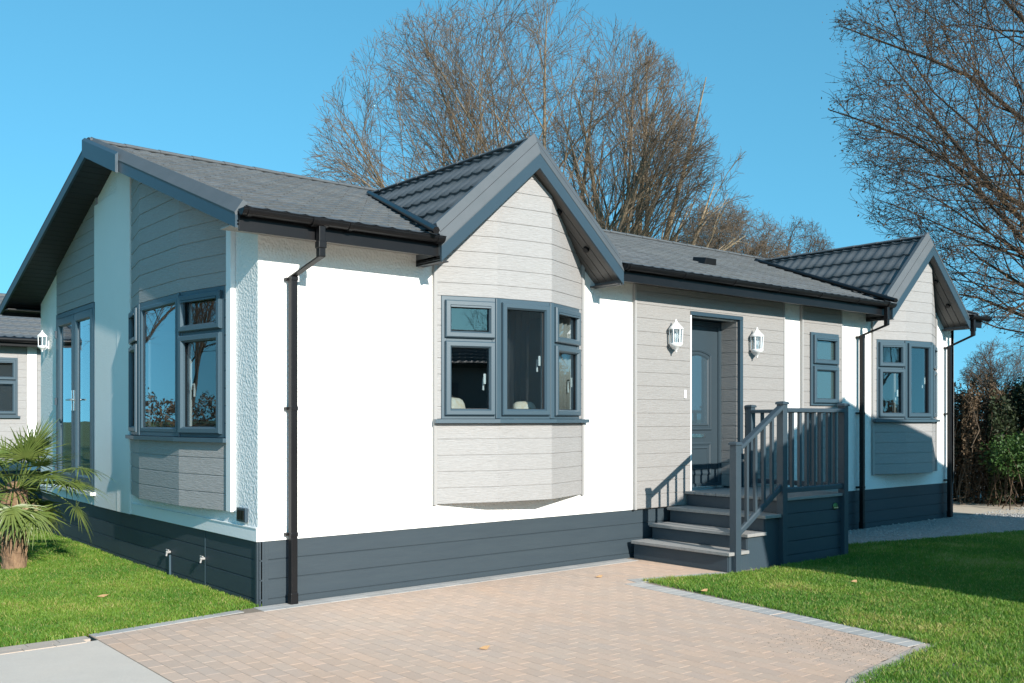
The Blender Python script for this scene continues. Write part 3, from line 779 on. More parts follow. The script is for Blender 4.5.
curtain('curtain', FGR, 3.6-.98, 3.6-.62, 1.0, 2.75, -.22, M_curtl, 'pale curtain at the right edge of the gable end bay window', 5)
curtain('curtain', FGL, s_of(5.0), s_of(4.7), .7, 2.9, -.25, M_curtl, 'pale full length curtain behind the right patio door leaf', 4)
def cushion(loc, sz, rot, label, m=M_cush):
    b = MB(); n = 10; rings = []
    for j in range(n+1):
        t = j/n*math.pi; rings.append([(sz*.5*math.copysign(abs(math.cos(a))**.5, math.cos(a))*math.sin(t)**.35, .5*sz*.42*math.cos(t), sz*.5*math.copysign(abs(math.sin(a))**.5, math.sin(a))*math.sin(t)**.35) for a in [2*math.pi*k/16 for k in range(16)]])
    b.loft(rings, True, True, True); o = b.build('cushion', m); o.location = loc; o.rotation_euler = rot
    return tag(o, label, 'cushion')
cushion((2.12, .13, 1.66), .34, (rad(-15), 0, .1), 'cream patterned cushion standing behind the left pane of the first bay window')
cushion((2.98, .02, 1.66), .28, (rad(-20), 0, -.1), 'cream checked cushion standing behind the middle pane of the first bay window')
sofa = empty('sofa', (2.6, .65, ZS+.04), label='beige sofa with its back to the first bay window', cat='sofa')
b = MB(); b.box(1.75, 3.45, .35, 1.25, .68, 1.05); b.build('seat', M_sofa, sofa, .05)
b = MB(); b.box(1.75, 3.45, .25, .48, .68, 1.58); b.build('backrest', M_sofa, sofa, .06)
for x in (1.60, 3.43):
    b = MB(); b.box(x, x+.2, .3, 1.25, .68, 1.25); b.build('armrest', M_sofa, sofa, .05)
b = MB(); b.lathe((2.62, -.06, 1.565), [(.03, 0), (.06, .03), (.065, .07), (.04, .13), (.02, .18), (.026, .20)], 16); b.tube([(2.62, -.06, 1.74), (2.66, -.06, 1.86), (2.66, -.06, 1.95), (2.63, -.06, 2.02)], [.014, .011, .008, .003], 8)
tag(b.build('vase', M_vase), 'pale glazed swan necked vase on the sill behind the middle pane of the first bay', 'vase')
b = MB()
for k in range(9):
    a = 2*math.pi*k/9; b.tube([(2.20+.05*math.cos(a), -.04+.05*math.sin(a), 1.565), (2.20+.10*math.cos(a+.4), -.04+.07*math.sin(a+.4), 1.66)], .006, 5)
for z, r in ((1.57, .05), (1.61, .075), (1.66, .10)):
    b.tube([(2.20+r*math.cos(t), -.04+r*.7*math.sin(t), z) for t in [2*math.pi*k/12 for k in range(13)]], .008, 6)
tag(b.build('wicker_basket', M_gold), 'small golden wicker basket on the sill behind the left pane of the first bay', 'basket')
b = MB(); b.lathe((8.25, .10, 1.86), [(.05, 0), (.03, .02), (.03, .05), (.09, .09), (.12, .16), (.09, .23), (.01, .25)], 16)
tag(b.build('round_ornament', M_pvcw), 'round white ornament behind the small frosted window', 'ornament')
b = MB(); b.lathe((D2-.62, .12, 1.565), [(.03, 0), (.06, .03), (.05, .1), (.01, .15)], 12); tag(b.build('jar', M_pvcw), 'small white jar on the sill behind the left pane of the far bay window', 'jar')
lamp = empty('table_lamp', (-.0+.35, 1.75, ZS+.04), label='white table lamp standing inside the gable end bay window', cat='lamp')
b = MB(); b.lathe((.38, 1.3, ZS+.04), [(.14, 0), (.14, .02), (.03, .04), (.03, .80), (.01, .95)], 14); b.build('stem', M_silver, lamp)
b = MB(); b.lathe((.38, 1.3, ZS+.04), [(.17, .86), (.12, 1.12)], 20); b.build('lamp_shade', M_curtl, lamp)
dt = empty('dining_table', (2.2, 3.2, ZS+.04), label='oak dining table inside the room behind the gable end bay', cat='table')
b = MB(); b.box(1.5, 2.9, 2.6, 3.9, 1.33, 1.37); b.build('tabletop', M_wood, dt, .005)
for x in (1.56, 2.84):
    for y in (2.66, 3.84):
        b = MB(); b.box(x-.03, x+.03, y-.03, y+.03, .61, 1.33); b.build('leg', M_wood, dt)
# ================================================================== OTHER HOMES
def other_home(name, org, rz, L, W, label, windows, gables=(), cat='park home', zeave=3.25, rs=.352, over=.35, sid=True, uses=M_side):
    """x along length, y depth, front face at y=0 facing -y"""
    h = empty(name, (0,0,0), label=label, cat=cat)
    F = Fr((0, 0), (L, 0)); E0 = Fr((0, W), (0, 0)); E1 = Fr((L, 0), (L, W)); Bk = Fr((L, W), (0, W))
    zm = lambda v: zeave+rs*((v if v <= W/2 else W-v)+over)
    for FF_ in (F, Bk):
        b = MB(); obox(b, FF_, 0, FF_.len, ZS, 3.1, -.1, 0); b.build('wall', M_white, h)
    for FF_ in (E0, E1):
        b = MB(); oprism(b, FF_, [(0, ZS), (W, ZS), (W, zm(0)-.15), (W/2, zm(W/2)-.15), (0, zm(0)-.15)], -.1, 0); b.build('wall', M_rough, h)
    for FF_ in (F, Bk, E0, E1):
        b = MB(); zt = ZS
        while zt > 0: zb = max(-.02, zt-.165); obox(b, FF_, .014, FF_.len-.014, zb+.006, zt, -.04, -.014); zt -= .167
        b.build('skirting', M_skirt, h)
    if sid:
        for a, c in sid: siding(F, a, c, ZS+.005, 3.09, uses, h, d=.021, zref=.575, holes=[(w_[0], w_[1], w_[2], w_[3]) for w_ in windows if w_[4] == 'F'])
    for (a, c, z0, z1, f) in windows:
        Fx = {'F': F, 'E0': E0, 'E1': E1, 'B': Bk}[f]
        Fw = Fr(tuple(Fx.p0+Fx.n*.045+Fx.t*a), tuple(Fx.p0+Fx.n*.045+Fx.t*c)); ww = c-a
        b = MB(); obox(b, Fw, .03, ww-.03, z0+.03, z1-.03, -.044, -.038); b.build('unlit_room_panel', M_soff, h)  # near-black panel behind the glass, the unlit room's darkness put in as colour
        tr_ = z0+(z1-z0)*.62
        lights = [(.04, ww/2-.01, z0+.04, z1-.04, 'case'), (ww/2+.01, ww-.04, z0+.04, z1-.04, 'case')] if z1-z0 > 1.4 else [(.04, ww-.04, tr_, z1-.04, 'top'), (.04, ww-.04, z0+.04, tr_-.035, 'case')]
        window(Fw, 0, ww, z0, z1, lights, h, handle=False)
        b = MB(); obox(b, Fw, -.04, ww+.04, z0-.04, z0-.002, -.04, .06); b.build('window_sill', M_frame, h, .003)
    sl = math.hypot(W/2+over, rs*(W/2+over)); b = MB()
    tilesurf(b, (-.3, -over-.03, zeave-.012), (1,0,0), (0,1,rs), L+.6, sl, lambda p: True); tilesurf(b, (L+.3, W+over+.03, zeave-.012), (-1,0,0), (0,-1,rs), L+.6, sl, lambda p: True)
    fixn(b.build('roof', M_tile, h))
    b = MB(); rr = [(-over, zm(-over)-.03), (W/2, zm(W/2)-.03), (W+over, zm(-over)-.03), (W+over, zm(-over)-.12), (W/2, zm(W/2)-.12), (-over, zm(-over)-.12)]
    b.loft([[(x, v, z) for v, z in rr] for x in (-.33, L+.33)], True, True); b.build('soffit', M_soff, h)
    for x, sg in ((-.35, 1), (L+.35, -1)):
        for va, vb in ((-over-.05, W/2), (W/2, W+over+.05)):
            b = MB(); b.loft([[(x+sg*px, v, zm(v)+dz) for px, dz in ((0, .03), (0, -.2), (.03, -.2), (.08, .03))] for v in (va, vb)], True, True); fixn(b.build('bargeboard', M_fascia, h))
    for yy in (-over, W+over):
        b = MB(); b.box(-.33, L+.33, yy-.02, yy+.0, 3.08, 3.24); b.tube([(-.35, yy-.08 if yy < 0 else yy+.08, 3.2), (L+.35, yy-.08 if yy < 0 else yy+.08, 3.2)], .055, 8); b.build('gutter', M_black, h)
    b = MB(); b.tube([(-.33, W/2, zm(W/2)+.0), (L+.33, W/2, zm(W/2)+.0)], .06, 8); b.build('ridge_cap', M_tile, h)
    for a in (.015, L-.015):
        b = MB(); obox(b, F, a-.02, a+.02, ZS, 3.1, .002, .05); b.build('corner_trim', M_pvcw, h)
    h.location = (*org, 0); h.rotation_euler = (0, 0, rz)
    return h
NBV = 13.9
nb = other_home('park_home', (-1.5, NBV), 0, 10.6, 6.2, 'pale grey clad park home in the distance behind the left end of the white one', [(1.35, 2.73, 1.68, 2.86, 'F')], sid=[(.05, 2.90), (3.10, 9.0)])
b = MB(); b.box(2.91, 3.09, -.05, -.002, ZS, 3.1); nbt = b.build('corner_trim', M_pvcw); nbt.parent = nb
# skylight on it
b = MB(); 
sc = other_home('park_home', (5.0+6.3, -7.0), math.pi/2, 11, 6.8, 'white park home standing opposite, its gable end towards the entrance steps', [(0,0,0,0,'x')][:0]+[(1.0, 2.2, 1.4, 2.6, 'E1'), (4.0, 5.2, 1.4, 2.6, 'E1')], sid=False, zeave=3.36)
sc.rotation_euler = (0, 0, -math.pi/2); sc.location = (4.72, -7.0, 0)
other_home('park_home', (0, 0), 0, 12, 6.4, 'greige clad park home across the road, seen only as a reflection', [(1.5, 3.0, 1.5, 2.7, 'F'), (5.0, 6.2, 1.5, 2.7, 'F'), (8.5, 10, 1.5, 2.7, 'F')], sid=[(.05, 11.9)], uses=M_side2)
oh = [o for o in scene.objects if o.get('label', '').startswith('greige clad')][0]; oh.location = (7.0, -19.0, 0); oh.rotation_euler = (0, 0, math.pi)
# ================================================================== GROUND
CAMXY = Vector((CAM.x, CAM.y))
M_grassb = mat('lawn_soil', (.07, .13, .022), .95, ('noise', 30, .02, .6), [(.6, .5, (.11, .15, .03)), (7, .4, (.05, .09, .015))])
M_blade = mat('grass_blades', (.1, .2, .03), .55, None, None, attr='tint', transl=.35)
M_gravel = mat('grey_gravel', (.30, .29, .28), .9, ('voronoi', 55, .02, 1), [(60, .8, (.16, .155, .15)), (30, .6, (.45, .43, .40))])
M_sand = mat('pale_paving', (.55, .46, .36), .9, ('noise', 20, .01, .5), [(4, .4, (.48, .4, .3))])
M_conc = mat('pale_concrete', (.62, .52, .435), .85, ('noise', 60, .004, .6), [(.8, .5, (.54, .46, .39)), (7, .4, (.68, .58, .49)), (60, .3, (.52, .44, .37)), (1.7, .3, (.50, .44, .38))])
M_pav = mat('block_pavers', (.5, .4, .35), .85, ('noise', 140, .003, .7), [(1.1, .4, (.52, .39, .31)), (50, .3, (.40, .31, .245)), (.45, .35, (.50, .43, .37))], attr='tint')
M_joint = mat('paver_joint_sand', (.24, .185, .14), .95, ('noise', 80, .005, .6))
M_edge = mat('grey_edging_blocks', (.45, .46, .47), .85, ('noise', 120, .003, .7), [(2, .4, (.42, .42, .42)), (40, .3, (.38, .38, .38))], attr='tint')
def sheet(name, poly, z, m, kind='structure'):
    b = MB(); n = len(poly); b.add([(x, y, z) for x, y in poly], [tuple(range(n))]); return tag(b.build(name, m), kind=kind)
M_field = mat('field_grass', (.06, .10, .02), .95, ('noise', 6, .05, .6), [(.15, .6, (.10, .11, .03)), (2, .5, (.04, .07, .015))])
sheet('ground', [(-900, -900), (900, -900), (900, 900), (-900, 900)], -.05, M_field)
def bumpy(name, poly, m, z0=0.0, amp=.02, step=.25):
    """lawn sheet, gently uneven, triangulated grid clipped to polygon bbox cells"""
    from mathutils.geometry import tessellate_polygon
    b = MB(); n = len(poly); b.add([(x, y, z0) for x, y in poly], [tuple(range(n))]); return tag(b.build(name, m), kind='structure')
L_left = [(0.02, .0), (-1.40, -.19), (-2.6, -.19), (-14, -.3), (-14, 13), (3.5, 13), (2.5, WID+.3), (.3, WID+.3), (.0, 3.6)]
L_right = [(3.48, -1.17), (4.6, -1.50), (6.74, -1.48), (6.74, -.95), (7.6, -1.0), (9.0, -1.35), (12, -2.0), (14.2, -3.0), (17, -5), (17, -14), (0.2, -14), (.8, -4.9), (1.83, -4.47), (3.05, -4.33), (3.25, -3.0)]
sheet('lawn_left', L_left, .012, M_grassb); sheet('lawn_right', L_right, .012, M_grassb)
sheet('gravel', [(6.0, 0.3), (6.0, -1.6), (12, -2.6), (30, -9), (40, 12), (12, 12), (12, .3)], -.004, M_gravel)
sheet('pale_path', [(12.4, .5), (14.6, -1.4), (17.2, .2), (15.9, 3.4), (13, 4.2)], .004, M_sand)
sheet('driveway_base', [(-1.42, -.0), (5.0, .02), (5.0, -1.6), (4, -1.6), (3.6, -5), (2.2, -9), (-1.42, -9)], .0209, M_joint)
sheet('concrete_road', [(-1.42, -.42), (-1.42, -14), (-30, -14), (-30, -.42)], .0215, M_conc)
def inside(p, poly):
    x, y = p; c = False; n = len(poly)
    for i in range(n):
        x1, y1 = poly[i]; x2, y2 = poly[(i+1) % n]
        if (y1 > y) != (y2 > y) and x < (x2-x1)*(y-y1)/(y2-y1)+x1: c = not c
    return c
def blocks(name, items, m, pal, zt=.022, kind='structure'):
    vs, fs, cols = [], [], []
    for (cx, cy, lx, ly, rot) in items:
        c, s = math.cos(rot), math.sin(rot); dz = R.uniform(-.0001, .0005); tx, ty = R.gauss(0, .0008), R.gauss(0, .0008)
        base = len(vs); ch = .0008
        for (hx, hy, z) in ((lx/2, ly/2, -.01), (lx/2, ly/2, zt-ch), (lx/2-ch, ly/2-ch, zt)):
            for sx, sy in ((-1,-1),(1,-1),(1,1),(-1,1)):
                a, b_ = sx*hx, sy*hy; zz = z+dz+(a*tx+b_*ty if z > 0 else 0)
                vs.append((cx+a*c-b_*s, cy+a*s+b_*c, zz))
        f = [(0,1,5,4),(1,2,6,5),(2,3,7,6),(3,0,4,7),(4,5,9,8),(5,6,10,9),(6,7,11,10),(7,4,8,11),(8,9,10,11)]
        fs += [tuple(i+base for i in q) for q in f]
        k = R.random(); col = pal[int(k*len(pal))]; j = R.uniform(.94, 1.05); cols += [(col[0]*j, col[1]*j, col[2]*j, 1)]*9
    me = bpy.data.meshes.new(name); me.from_pydata(vs, [], fs); me.update()
    at = me.color_attributes.new('tint', 'FLOAT_COLOR', 'CORNER'); lc = np.array([c for c in cols for _ in range(4)], dtype=np.float32)
    at.data.foreach_set('color', lc.ravel()); me.materials.append(m)
    o = bpy.data.objects.new(name, me); COL.objects.link(o); return tag(o, kind=kind)
pave = [(-1.41, -.2), (4.55, -.2), (4.55, -1.36), (3.36, -1.2), (3.12, -4.28), (1.8, -4.48), (.7, -5.0), (.3, -9), (-1.41, -9)]
items = []
for i in range(90):
    u = -1.36+.104*i
    if u > 4.7: break
    off = .103*(i % 2)
    if i % 2 and inside((u, -.26), pave): items.append((u, -.2505, .1005, .0985, 0))
    for j in range(60):
        v = -.30-off-.206*j+R.gauss(0, .001)
        if inside((u, v), pave): items.append((u, v, .1005, .2025, R.gauss(0, .004)))
blocks('block_paving', items, M_pav, [(.60, .395, .275), (.63, .415, .295), (.57, .38, .27), (.60, .41, .295), (.64, .415, .285), (.56, .385, .285)])
items = []
def course(p, q, w=.10, l=.2, off=0):
    p, q = Vector(p), Vector(q); d = q-p; n = int(d.length/(l+.005)); d.normalize(); rot = math.atan2(d.y, d.x)
    for k in range(n):
        c = p+d*((k+.5)*(l+.005)); items.append((c.x, c.y, l, w, rot+R.gauss(0, .004)))
course((-1.41, -.255), (-.05, -.065), .11); course((-.05, -.065), (4.5, -.055), .10); course((-.05, -.17), (4.5, -.16), .10)
course((3.38, -1.12), (4.5, -1.43), .2, .1); course((3.30, -1.20), (3.13, -3.0), .2, .1); course((3.13, -3.0), (2.95, -4.25), .2, .1)
blocks('edging_blocks', items, M_edge, [(.42, .385, .35), (.38, .35, .32), (.45, .41, .37), (.37, .345, .315)], .0250)
items = []
course((3.02, -4.30), (1.80, -4.47), .1, .2); course((1.80, -4.47), (.75, -4.95), .1, .2); course((-1.45, -.30), (-9, -.34), .12, .2); course((-1.5, -.40), (-9, -.45), .09, .2)
blocks('brown_edging_blocks', items, M_pav, [(.46, .37, .30), (.50, .41, .33), (.43, .36, .30)], .026)

# grass blades
def grass(name, poly, holes, n_try, seed, bbox, label):
    rg = np.random.default_rng(seed); vs = []; fs = []; cs = []
    xs = rg.uniform(bbox[0], bbox[1], n_try); ys = rg.uniform(bbox[2], bbox[3], n_try)
    # polygon test vectorised
    def ins(px, py, poly):
        c = np.zeros(len(px), bool); n = len(poly)
        for i in range(n):
            x1, y1 = poly[i]; x2, y2 = poly[(i+1) % n]
            if y1 == y2: continue
            t = ((y1 > py) != (y2 > py)) & (px < (x2-x1)*(py-y1)/(y2-y1)+x1); c ^= t
        return c
    k = ins(xs+rg.normal(0, .016, n_try), ys+rg.normal(0, .016, n_try), poly)
    xs, ys = xs[k], ys[k]
    # view frustum + density falloff
    dx, dy = xs-CAM.x, ys-CAM.y; fy = dx*LY+dy*LX; fx = dx*LX-dy*LY
    k = (fy > 1.5) & (np.abs(fx/fy) < .60) & (rg.random(len(xs)) < np.clip((9.0/fy)**1.6, .10, 1))
    xs, ys, fy = xs[k], ys[k], fy[k]; n = len(xs)
    wd = .0035+.0004*fy; ht = rg.uniform(.022, .052, n)
    # patchiness
    pn = np.array([noise.noise((x*1.3, y*1.3, seed)) for x, y in zip(xs, ys)]); pn2 = np.array([noise.noise((x*6, y*6, seed+3)) for x, y in zip(xs, ys)])
    ht *= 1+.35*pn2
    a = rg.uniform(0, 2*np.pi, n); ln = rg.uniform(.1, .8, n)*ht; b = rg.uniform(0, 2*np.pi, n)
    V = np.zeros((n, 5, 3)); ca, sa = np.cos(a)*wd/2, np.sin(a)*wd/2
    z0 = .008
    V[:, 0] = np.c_[xs-ca, ys-sa, np.full(n, z0)]; V[:, 1] = np.c_[xs+ca, ys+sa, np.full(n, z0)]
    mx, my = xs+np.cos(b)*ln*.35, ys+np.sin(b)*ln*.35
    V[:, 2] = np.c_[mx+ca*.8, my+sa*.8, z0+ht*.6]; V[:, 3] = np.c_[mx-ca*.8, my-sa*.8, z0+ht*.6]
    V[:, 4] = np.c_[xs+np.cos(b)*ln, ys+np.sin(b)*ln, z0+ht]
    me = bpy.data.meshes.new(name); me.vertices.add(5*n); me.vertices.foreach_set('co', V.ravel())
    idx = np.arange(n)*5; L = np.c_[idx, idx+1, idx+2, idx+3, idx+3, idx+2, idx+4].ravel()
    me.loops.add(7*n); me.loops.foreach_set('vertex_index', L.astype(np.int32))
    me.polygons.add(2*n); ls = np.c_[np.arange(n)*7, np.arange(n)*7+4].ravel(); me.polygons.foreach_set('loop_start', ls.astype(np.int32))
    me.update(calc_edges=True); me.validate()
    g1 = np.array([.095, .225, .022]); g2 = np.array([.20, .32, .035]); y3 = np.array([.42, .38, .12])
    pn3 = np.array([noise.noise((x*.45, y*.45, seed+9)) for x, y in zip(xs, ys)]); t = np.clip(.45+1.1*pn+.8*pn3+.5*pn2+rg.normal(0, .25, n), 0, 1)[:, None]; C = g1*(1-t)+g2*t
    dry = (rg.random(n) < .10+.7*np.clip(pn2*.5+pn-.15, 0, 1))[:, None]; C = np.where(dry, y3, C)*rg.uniform(.8, 1.2, (n, 1))
    at = me.color_attributes.new('tint', 'FLOAT_COLOR', 'POINT')
    CC = np.ones((n, 5, 4)); CC[:, :, :3] = C[:, None, :]; at.data.foreach_set('color', CC.astype(np.float32).ravel())
    me.materials.append(M_blade); o = bpy.data.objects.new(name, me); COL.objects.link(o)
    return tag(o, label, 'grass', kind='stuff')
grass('grass', L_left, [], 900000, 3, (-4.5, .05, -.35, 9.0), 'short green lawn grass beside the gable end of the home')
grass('grass', L_right, [], 1500000, 5, (0, 14, -8, -.9), 'short green lawn grass between the driveway and the entrance steps')
# fallen leaves
M_leafd = mat('dry_leaf', (.42, .25, .12), .7)
for i, (x, y, lab) in enumerate(((5.2, -4.1, 'pale leaf on the right lawn towards the camera'), (4.9, -2.6, 'tan leaf on the right lawn in front of the steps'), (-0.9, 1.2, 'small dry leaf on the left lawn near the palm'), (7.15, -3.45, 'dry tan leaf lying on the right lawn at the shadow edge'), (3.4, -2.0, 'brown leaf lying at the lawn edge by the driveway'), (3.3, -.75, 'dry leaf lying on the paving in front of the steps'), (.55, -2.4, 'dark dry leaf lying alone on the driveway paving'))):
    b = MB(); s = .05; b.add([(x-s, y, .055), (x, y-s*.6, .045), (x+s, y, .06), (x, y+s*.6, .05), (x, y, .065)], [(0,1,4), (1,2,4), (2,3,4), (3,0,4)])
    z = 0 if (x > 3.35 and y < -1.2) or x < 0 else -.02
    o = b.build('fallen_leaf', M_leafd); o.location.z = z; sm = o.modifiers.new('t', 'SOLIDIFY'); sm.thickness = .002; tag(o, lab, 'leaf')
rg = np.random.default_rng(19); b = MB()
for k in range(1500):
    x = 2.75+rg.normal(0, .35); y = -3.95+rg.normal(0, .28)
    if not inside((x, y), pave): continue
    q = rg.uniform(.002, .006); b.add([(x+q, y, .0222), (x, y+q, .0222), (x-q, y, .0222), (x, y-q, .0222), (x, y, .0222+q*.5)], [(0,1,4), (1,2,4), (2,3,4), (3,0,4)])
tag(b.build('soil_crumbs', mat('dark_soil', (.11, .08, .055), .95)), 'dark soil crumbs scattered on the corner of the driveway', 'soil', kind='stuff')
# pebbles on the gravel strip
rg = np.random.default_rng(11); b = MB(); 
for k in range(9000):
    x = rg.uniform(6.75, 16); y = rg.uniform(-4.5, .0); 
    if inside((x, y), L_right) or y < -.0-(x-6)*.42: continue
    s = rg.uniform(.012, .026); a = rg.uniform(0, 6.28); c_, s_ = math.cos(a)*s, math.sin(a)*s; h_ = s*rg.uniform(.5, .9)
    b.add([(x+c_, y+s_, 0), (x-s_, y+c_, 0), (x-c_, y-s_, 0), (x+s_, y-c_, 0), (x, y, h_)], [(0,1,4), (1,2,4), (2,3,4), (3,0,4)])
M_peb = mat('pebble_stone', (.34, .33, .32), .8, None, [(23, .9, (.16, .16, .16)), (37, .6, (.5, .48, .44))])
tag(b.build('pebbles', M_peb), 'grey loose pebbles of the gravel strip beside the home', 'gravel', kind='stuff')

# ================================================================== TREES
def bark(name, c1, c2): return mat(name, c1, .9, ('noise', 12, .02, .8), [(3, .7, c2), (30, .4, (c1[0]*.6, c1[1]*.6, c1[2]*.6))])
M_bark = bark('bark_brown', (.19, .145, .10), (.28, .20, .11)); M_bark2 = bark('bark_dark', (.06, .047, .036), (.11, .075, .045))
M_bark3 = bark('bark_orange', (.30, .23, .15), (.40, .28, .15)); M_twig = mat('twig_brown', (.125, .095, .070), .85, None, [(2, .6, (.19, .12, .06))]); M_twig2 = mat('twig_dark', (.075, .052, .036), .85, None, [(2, .6, (.16, .085, .035))])
class Poly:
    def __init__(s): s.V = []; s.F = []; s.n = 0
    def tube(s, P, rs, k):
        P = np.asarray(P, float); m = len(P); T = np.gradient(P, axis=0); T /= np.linalg.norm(T, axis=1)[:, None]+1e-9
        ref = np.array([0, 0, 1.]) if abs(T[0, 2]) < .8 else np.array([1., 0, 0])
        A = np.cross(T, ref); A /= np.linalg.norm(A, axis=1)[:, None]+1e-9; B = np.cross(A, T)
        th = np.arange(k)*2*np.pi/k; rs = np.asarray(rs)[:, None, None]
        V = P[:, None, :]+rs*(A[:, None, :]*np.cos(th)[None, :, None]+B[:, None, :]*np.sin(th)[None, :, None])
        i = np.arange(m-1)[:, None]*k; j = np.arange(k)[None, :]; j2 = (j+1) % k
        F = np.stack([i+j, i+j2, i+k+j2, i+k+j], -1).reshape(-1, 4)+s.n
        s.V.append(V.reshape(-1, 3)); s.F.append(F); s.n += m*k
    def build(s, name, m, parent):
        V = np.concatenate(s.V); Fa = np.concatenate(s.F).astype(np.int32); me = bpy.data.meshes.new(name)
        me.vertices.add(len(V)); me.vertices.foreach_set('co', V.ravel()); me.loops.add(Fa.size); me.loops.foreach_set('vertex_index', Fa.ravel())
        me.polygons.add(len(Fa)); me.polygons.foreach_set('loop_start', (np.arange(len(Fa))*4).astype(np.int32)); me.polygons.foreach_set('use_smooth', np.ones(len(Fa), bool))
        me.update(calc_edges=True); me.materials.append(m); o = bpy.data.objects.new(name, me); COL.objects.link(o); o.parent = parent; return o
def bare_tree(name, loc, seed, stems, env_c, env_r, label, group=None, r0=.22, base_r=.3, nchild=(15, 9, 6, 4), up=.35, droop=0, mats=(None, None), leaves=0, leafmat=None, soft=(.55, 1.08), lf=1.0, wig=.05, spread=(25, 55), fork=1.2, thin=1.0):
    rg = np.random.default_rng(seed); t = empty(name, (*loc, 0), label=label, cat='tree', group=group)
    tr, tw = Poly(), Poly(); C = np.array(env_c, float); Rr = np.array(env_r, float); tips = []
    def reach(p, d):
        q = (p-C)/Rr; e = d/Rr; a = e@e; b = 2*q@e; c = q@q-1; D = b*b-4*a*c
        if D < 0: return 0
        return max(0, (-b+math.sqrt(D))/(2*a))
    def branch(p, d, L, r, lev, rend):
        m = (9, 8, 6, 5, 4)[lev]; P = [p.copy()]; dd = d.copy(); st = L/(m-1); bend = rg.normal(0, 1, 3)*.06
        for i in range(m-1):
            dd = dd+bend+rg.normal(0, wig+.03*lev, 3)+np.array([0, 0, up*.12*(1 if lev < 3 else .4)-droop*.10*(lev > 0)]); dd /= np.linalg.norm(dd); P.append(P[-1]+dd*st)
        P = np.array(P); e = (P-C)/Rr; q_ = (e**2).sum(1); out = np.where((q_ > 1.06) & (np.arange(m) > 1) & (np.maximum.accumulate(q_ < 1.0)))[0]
        if len(out): P = P[:max(3, out[0])]; m = len(P)
        tt = np.linspace(0, 1, m); rs = (r+(rend-r)*tt**.8)*thin
        (tr if lev < 2 else tw).tube(P, rs, 7 if lev == 0 else 5 if lev == 1 else 3 if lev > 2 else 4)
        if lev >= 4 or (lev >= 3 and len(nchild) < 4) or L < .12: tips.append(P[-1]); return
        nc = nchild[lev] if lev < len(nchild) else 0
        nc = max(2, int(nc*rg.uniform(.75, 1.25)))
        for k in range(nc):
            f = (k+rg.uniform(.1, .9))/nc; f = .22+.76*f if lev == 0 else .12+.86*f
            x = f*(m-1); i = min(int(x), m-2); q = P[i]+(P[i+1]-P[i])*(x-i); T = P[i+1]-P[i]; T /= np.linalg.norm(T)
            ang = rad(rg.uniform(*spread)); pr = rg.normal(0, 1, 3); pr -= pr@T*T; pr /= np.linalg.norm(pr)
            e = T*math.cos(ang)+pr*math.sin(ang)
            if q[2] > env_c[2]-env_r[2]: pass
            rc = reach(q, e); rl = (r+(rend-r)*f**.8)
            Lc = min(rc*rg.uniform(*soft), L*rg.uniform(.45, .8)*(1.05-.45*f) if lev else lf*9*rg.uniform(.3, .65)*(1.15-.6*f)*Rr[0]/4)
            if Lc < .10: continue
            branch(q, e, Lc, max(rl*rg.uniform(.35, .58), .0055), lev+1, max(.0032, rl*.12))
    for (bx, by, bz, tx, ty, tz_) in stems:
        p = np.array([bx, by, bz], float); tg = np.array([tx, ty, tz_], float); d = tg-p; L = np.linalg.norm(d); d /= L
        d0 = d+np.array([0, 0, -up*.3]); d0 /= np.linalg.norm(d0)
        branch(p, d0, L, r0*rg.uniform(.7, 1.1), 0, .012)
    if base_r:
        z1 = max(s_[2] for s_ in stems); tr.tube(np.array([(0, 0, -.1), (0, 0, .4), (.02, .0, z1*.6), (stems[0][0], stems[0][1], z1)]), [base_r*1.5, base_r*1.05, base_r*.9, base_r*.8], 10)
    tr.build('trunk', mats[0], t); tw.build('twigs', mats[1], t)
    if leaves:
        tp = np.array(tips); idx = rg.integers(0, len(tp), leaves); c = tp[idx]+rg.normal(0, .10, (leaves, 3)); s = rg.uniform(.014, .036, leaves)[:, None]
        a = rg.normal(0, 1, (leaves, 3)); a /= np.linalg.norm(a, axis=1)[:, None]; b = np.cross(a, rg.normal(0, 1, (leaves, 3))); b /= np.linalg.norm(b, axis=1)[:, None]
        V = np.stack([c-a*s, c-b*s*.5, c+a*s, c+b*s*.5], 1).reshape(-1, 3); P = Poly(); P.V = [V]; P.F = [np.arange(leaves*4).reshape(-1, 4)]; P.n = 1; P.build('leaves', leafmat, t)
    return t
def fan(n, cx, cz, rx, rz, ry, rg, bz=1.5, br=.15, a0=-75, a1=75):
    out = []
    for k in range(n):
        a = rad(a0+(a1-a0)*(k+.5)/n+rg.uniform(-6, 6)); y = rg.uniform(-.7, .7)*ry*math.cos(a)
        # tip on envelope in the camera-facing plane; local axes rotated below
        X, Z = cx+math.sin(a)*rx*.97, cz+math.cos(a)*rz*.97
        out.append((X, y, Z))
    return out
rgs = np.random.default_rng(5)
M_leafo = mat('withered_leaves', (.19, .10, .035), .7, None, [(3, .7, (.08, .05, .02)), (9, .4, (.32, .16, .04))], transl=.3)
def stems_cam(n, cx, cz, rx, rz, ry, bz, br, a0, a1):
    o = []
    for (X, y, Z) in fan(n, cx, cz, rx, rz, ry, rgs, a0=a0, a1=a1):
        wx, wy = LX*X+LY*y, -LY*X+LX*y; b0 = rgs.uniform(-br, br, 2)
        o.append((b0[0]+wx*.03, b0[1]+wy*.03, bz*rgs.uniform(.7, 1.1), wx, wy, Z))
    return o
def envc(cx, cz): return (LX*cx, -LY*cx, cz)
TG = 'bare winter trees beyond the home'
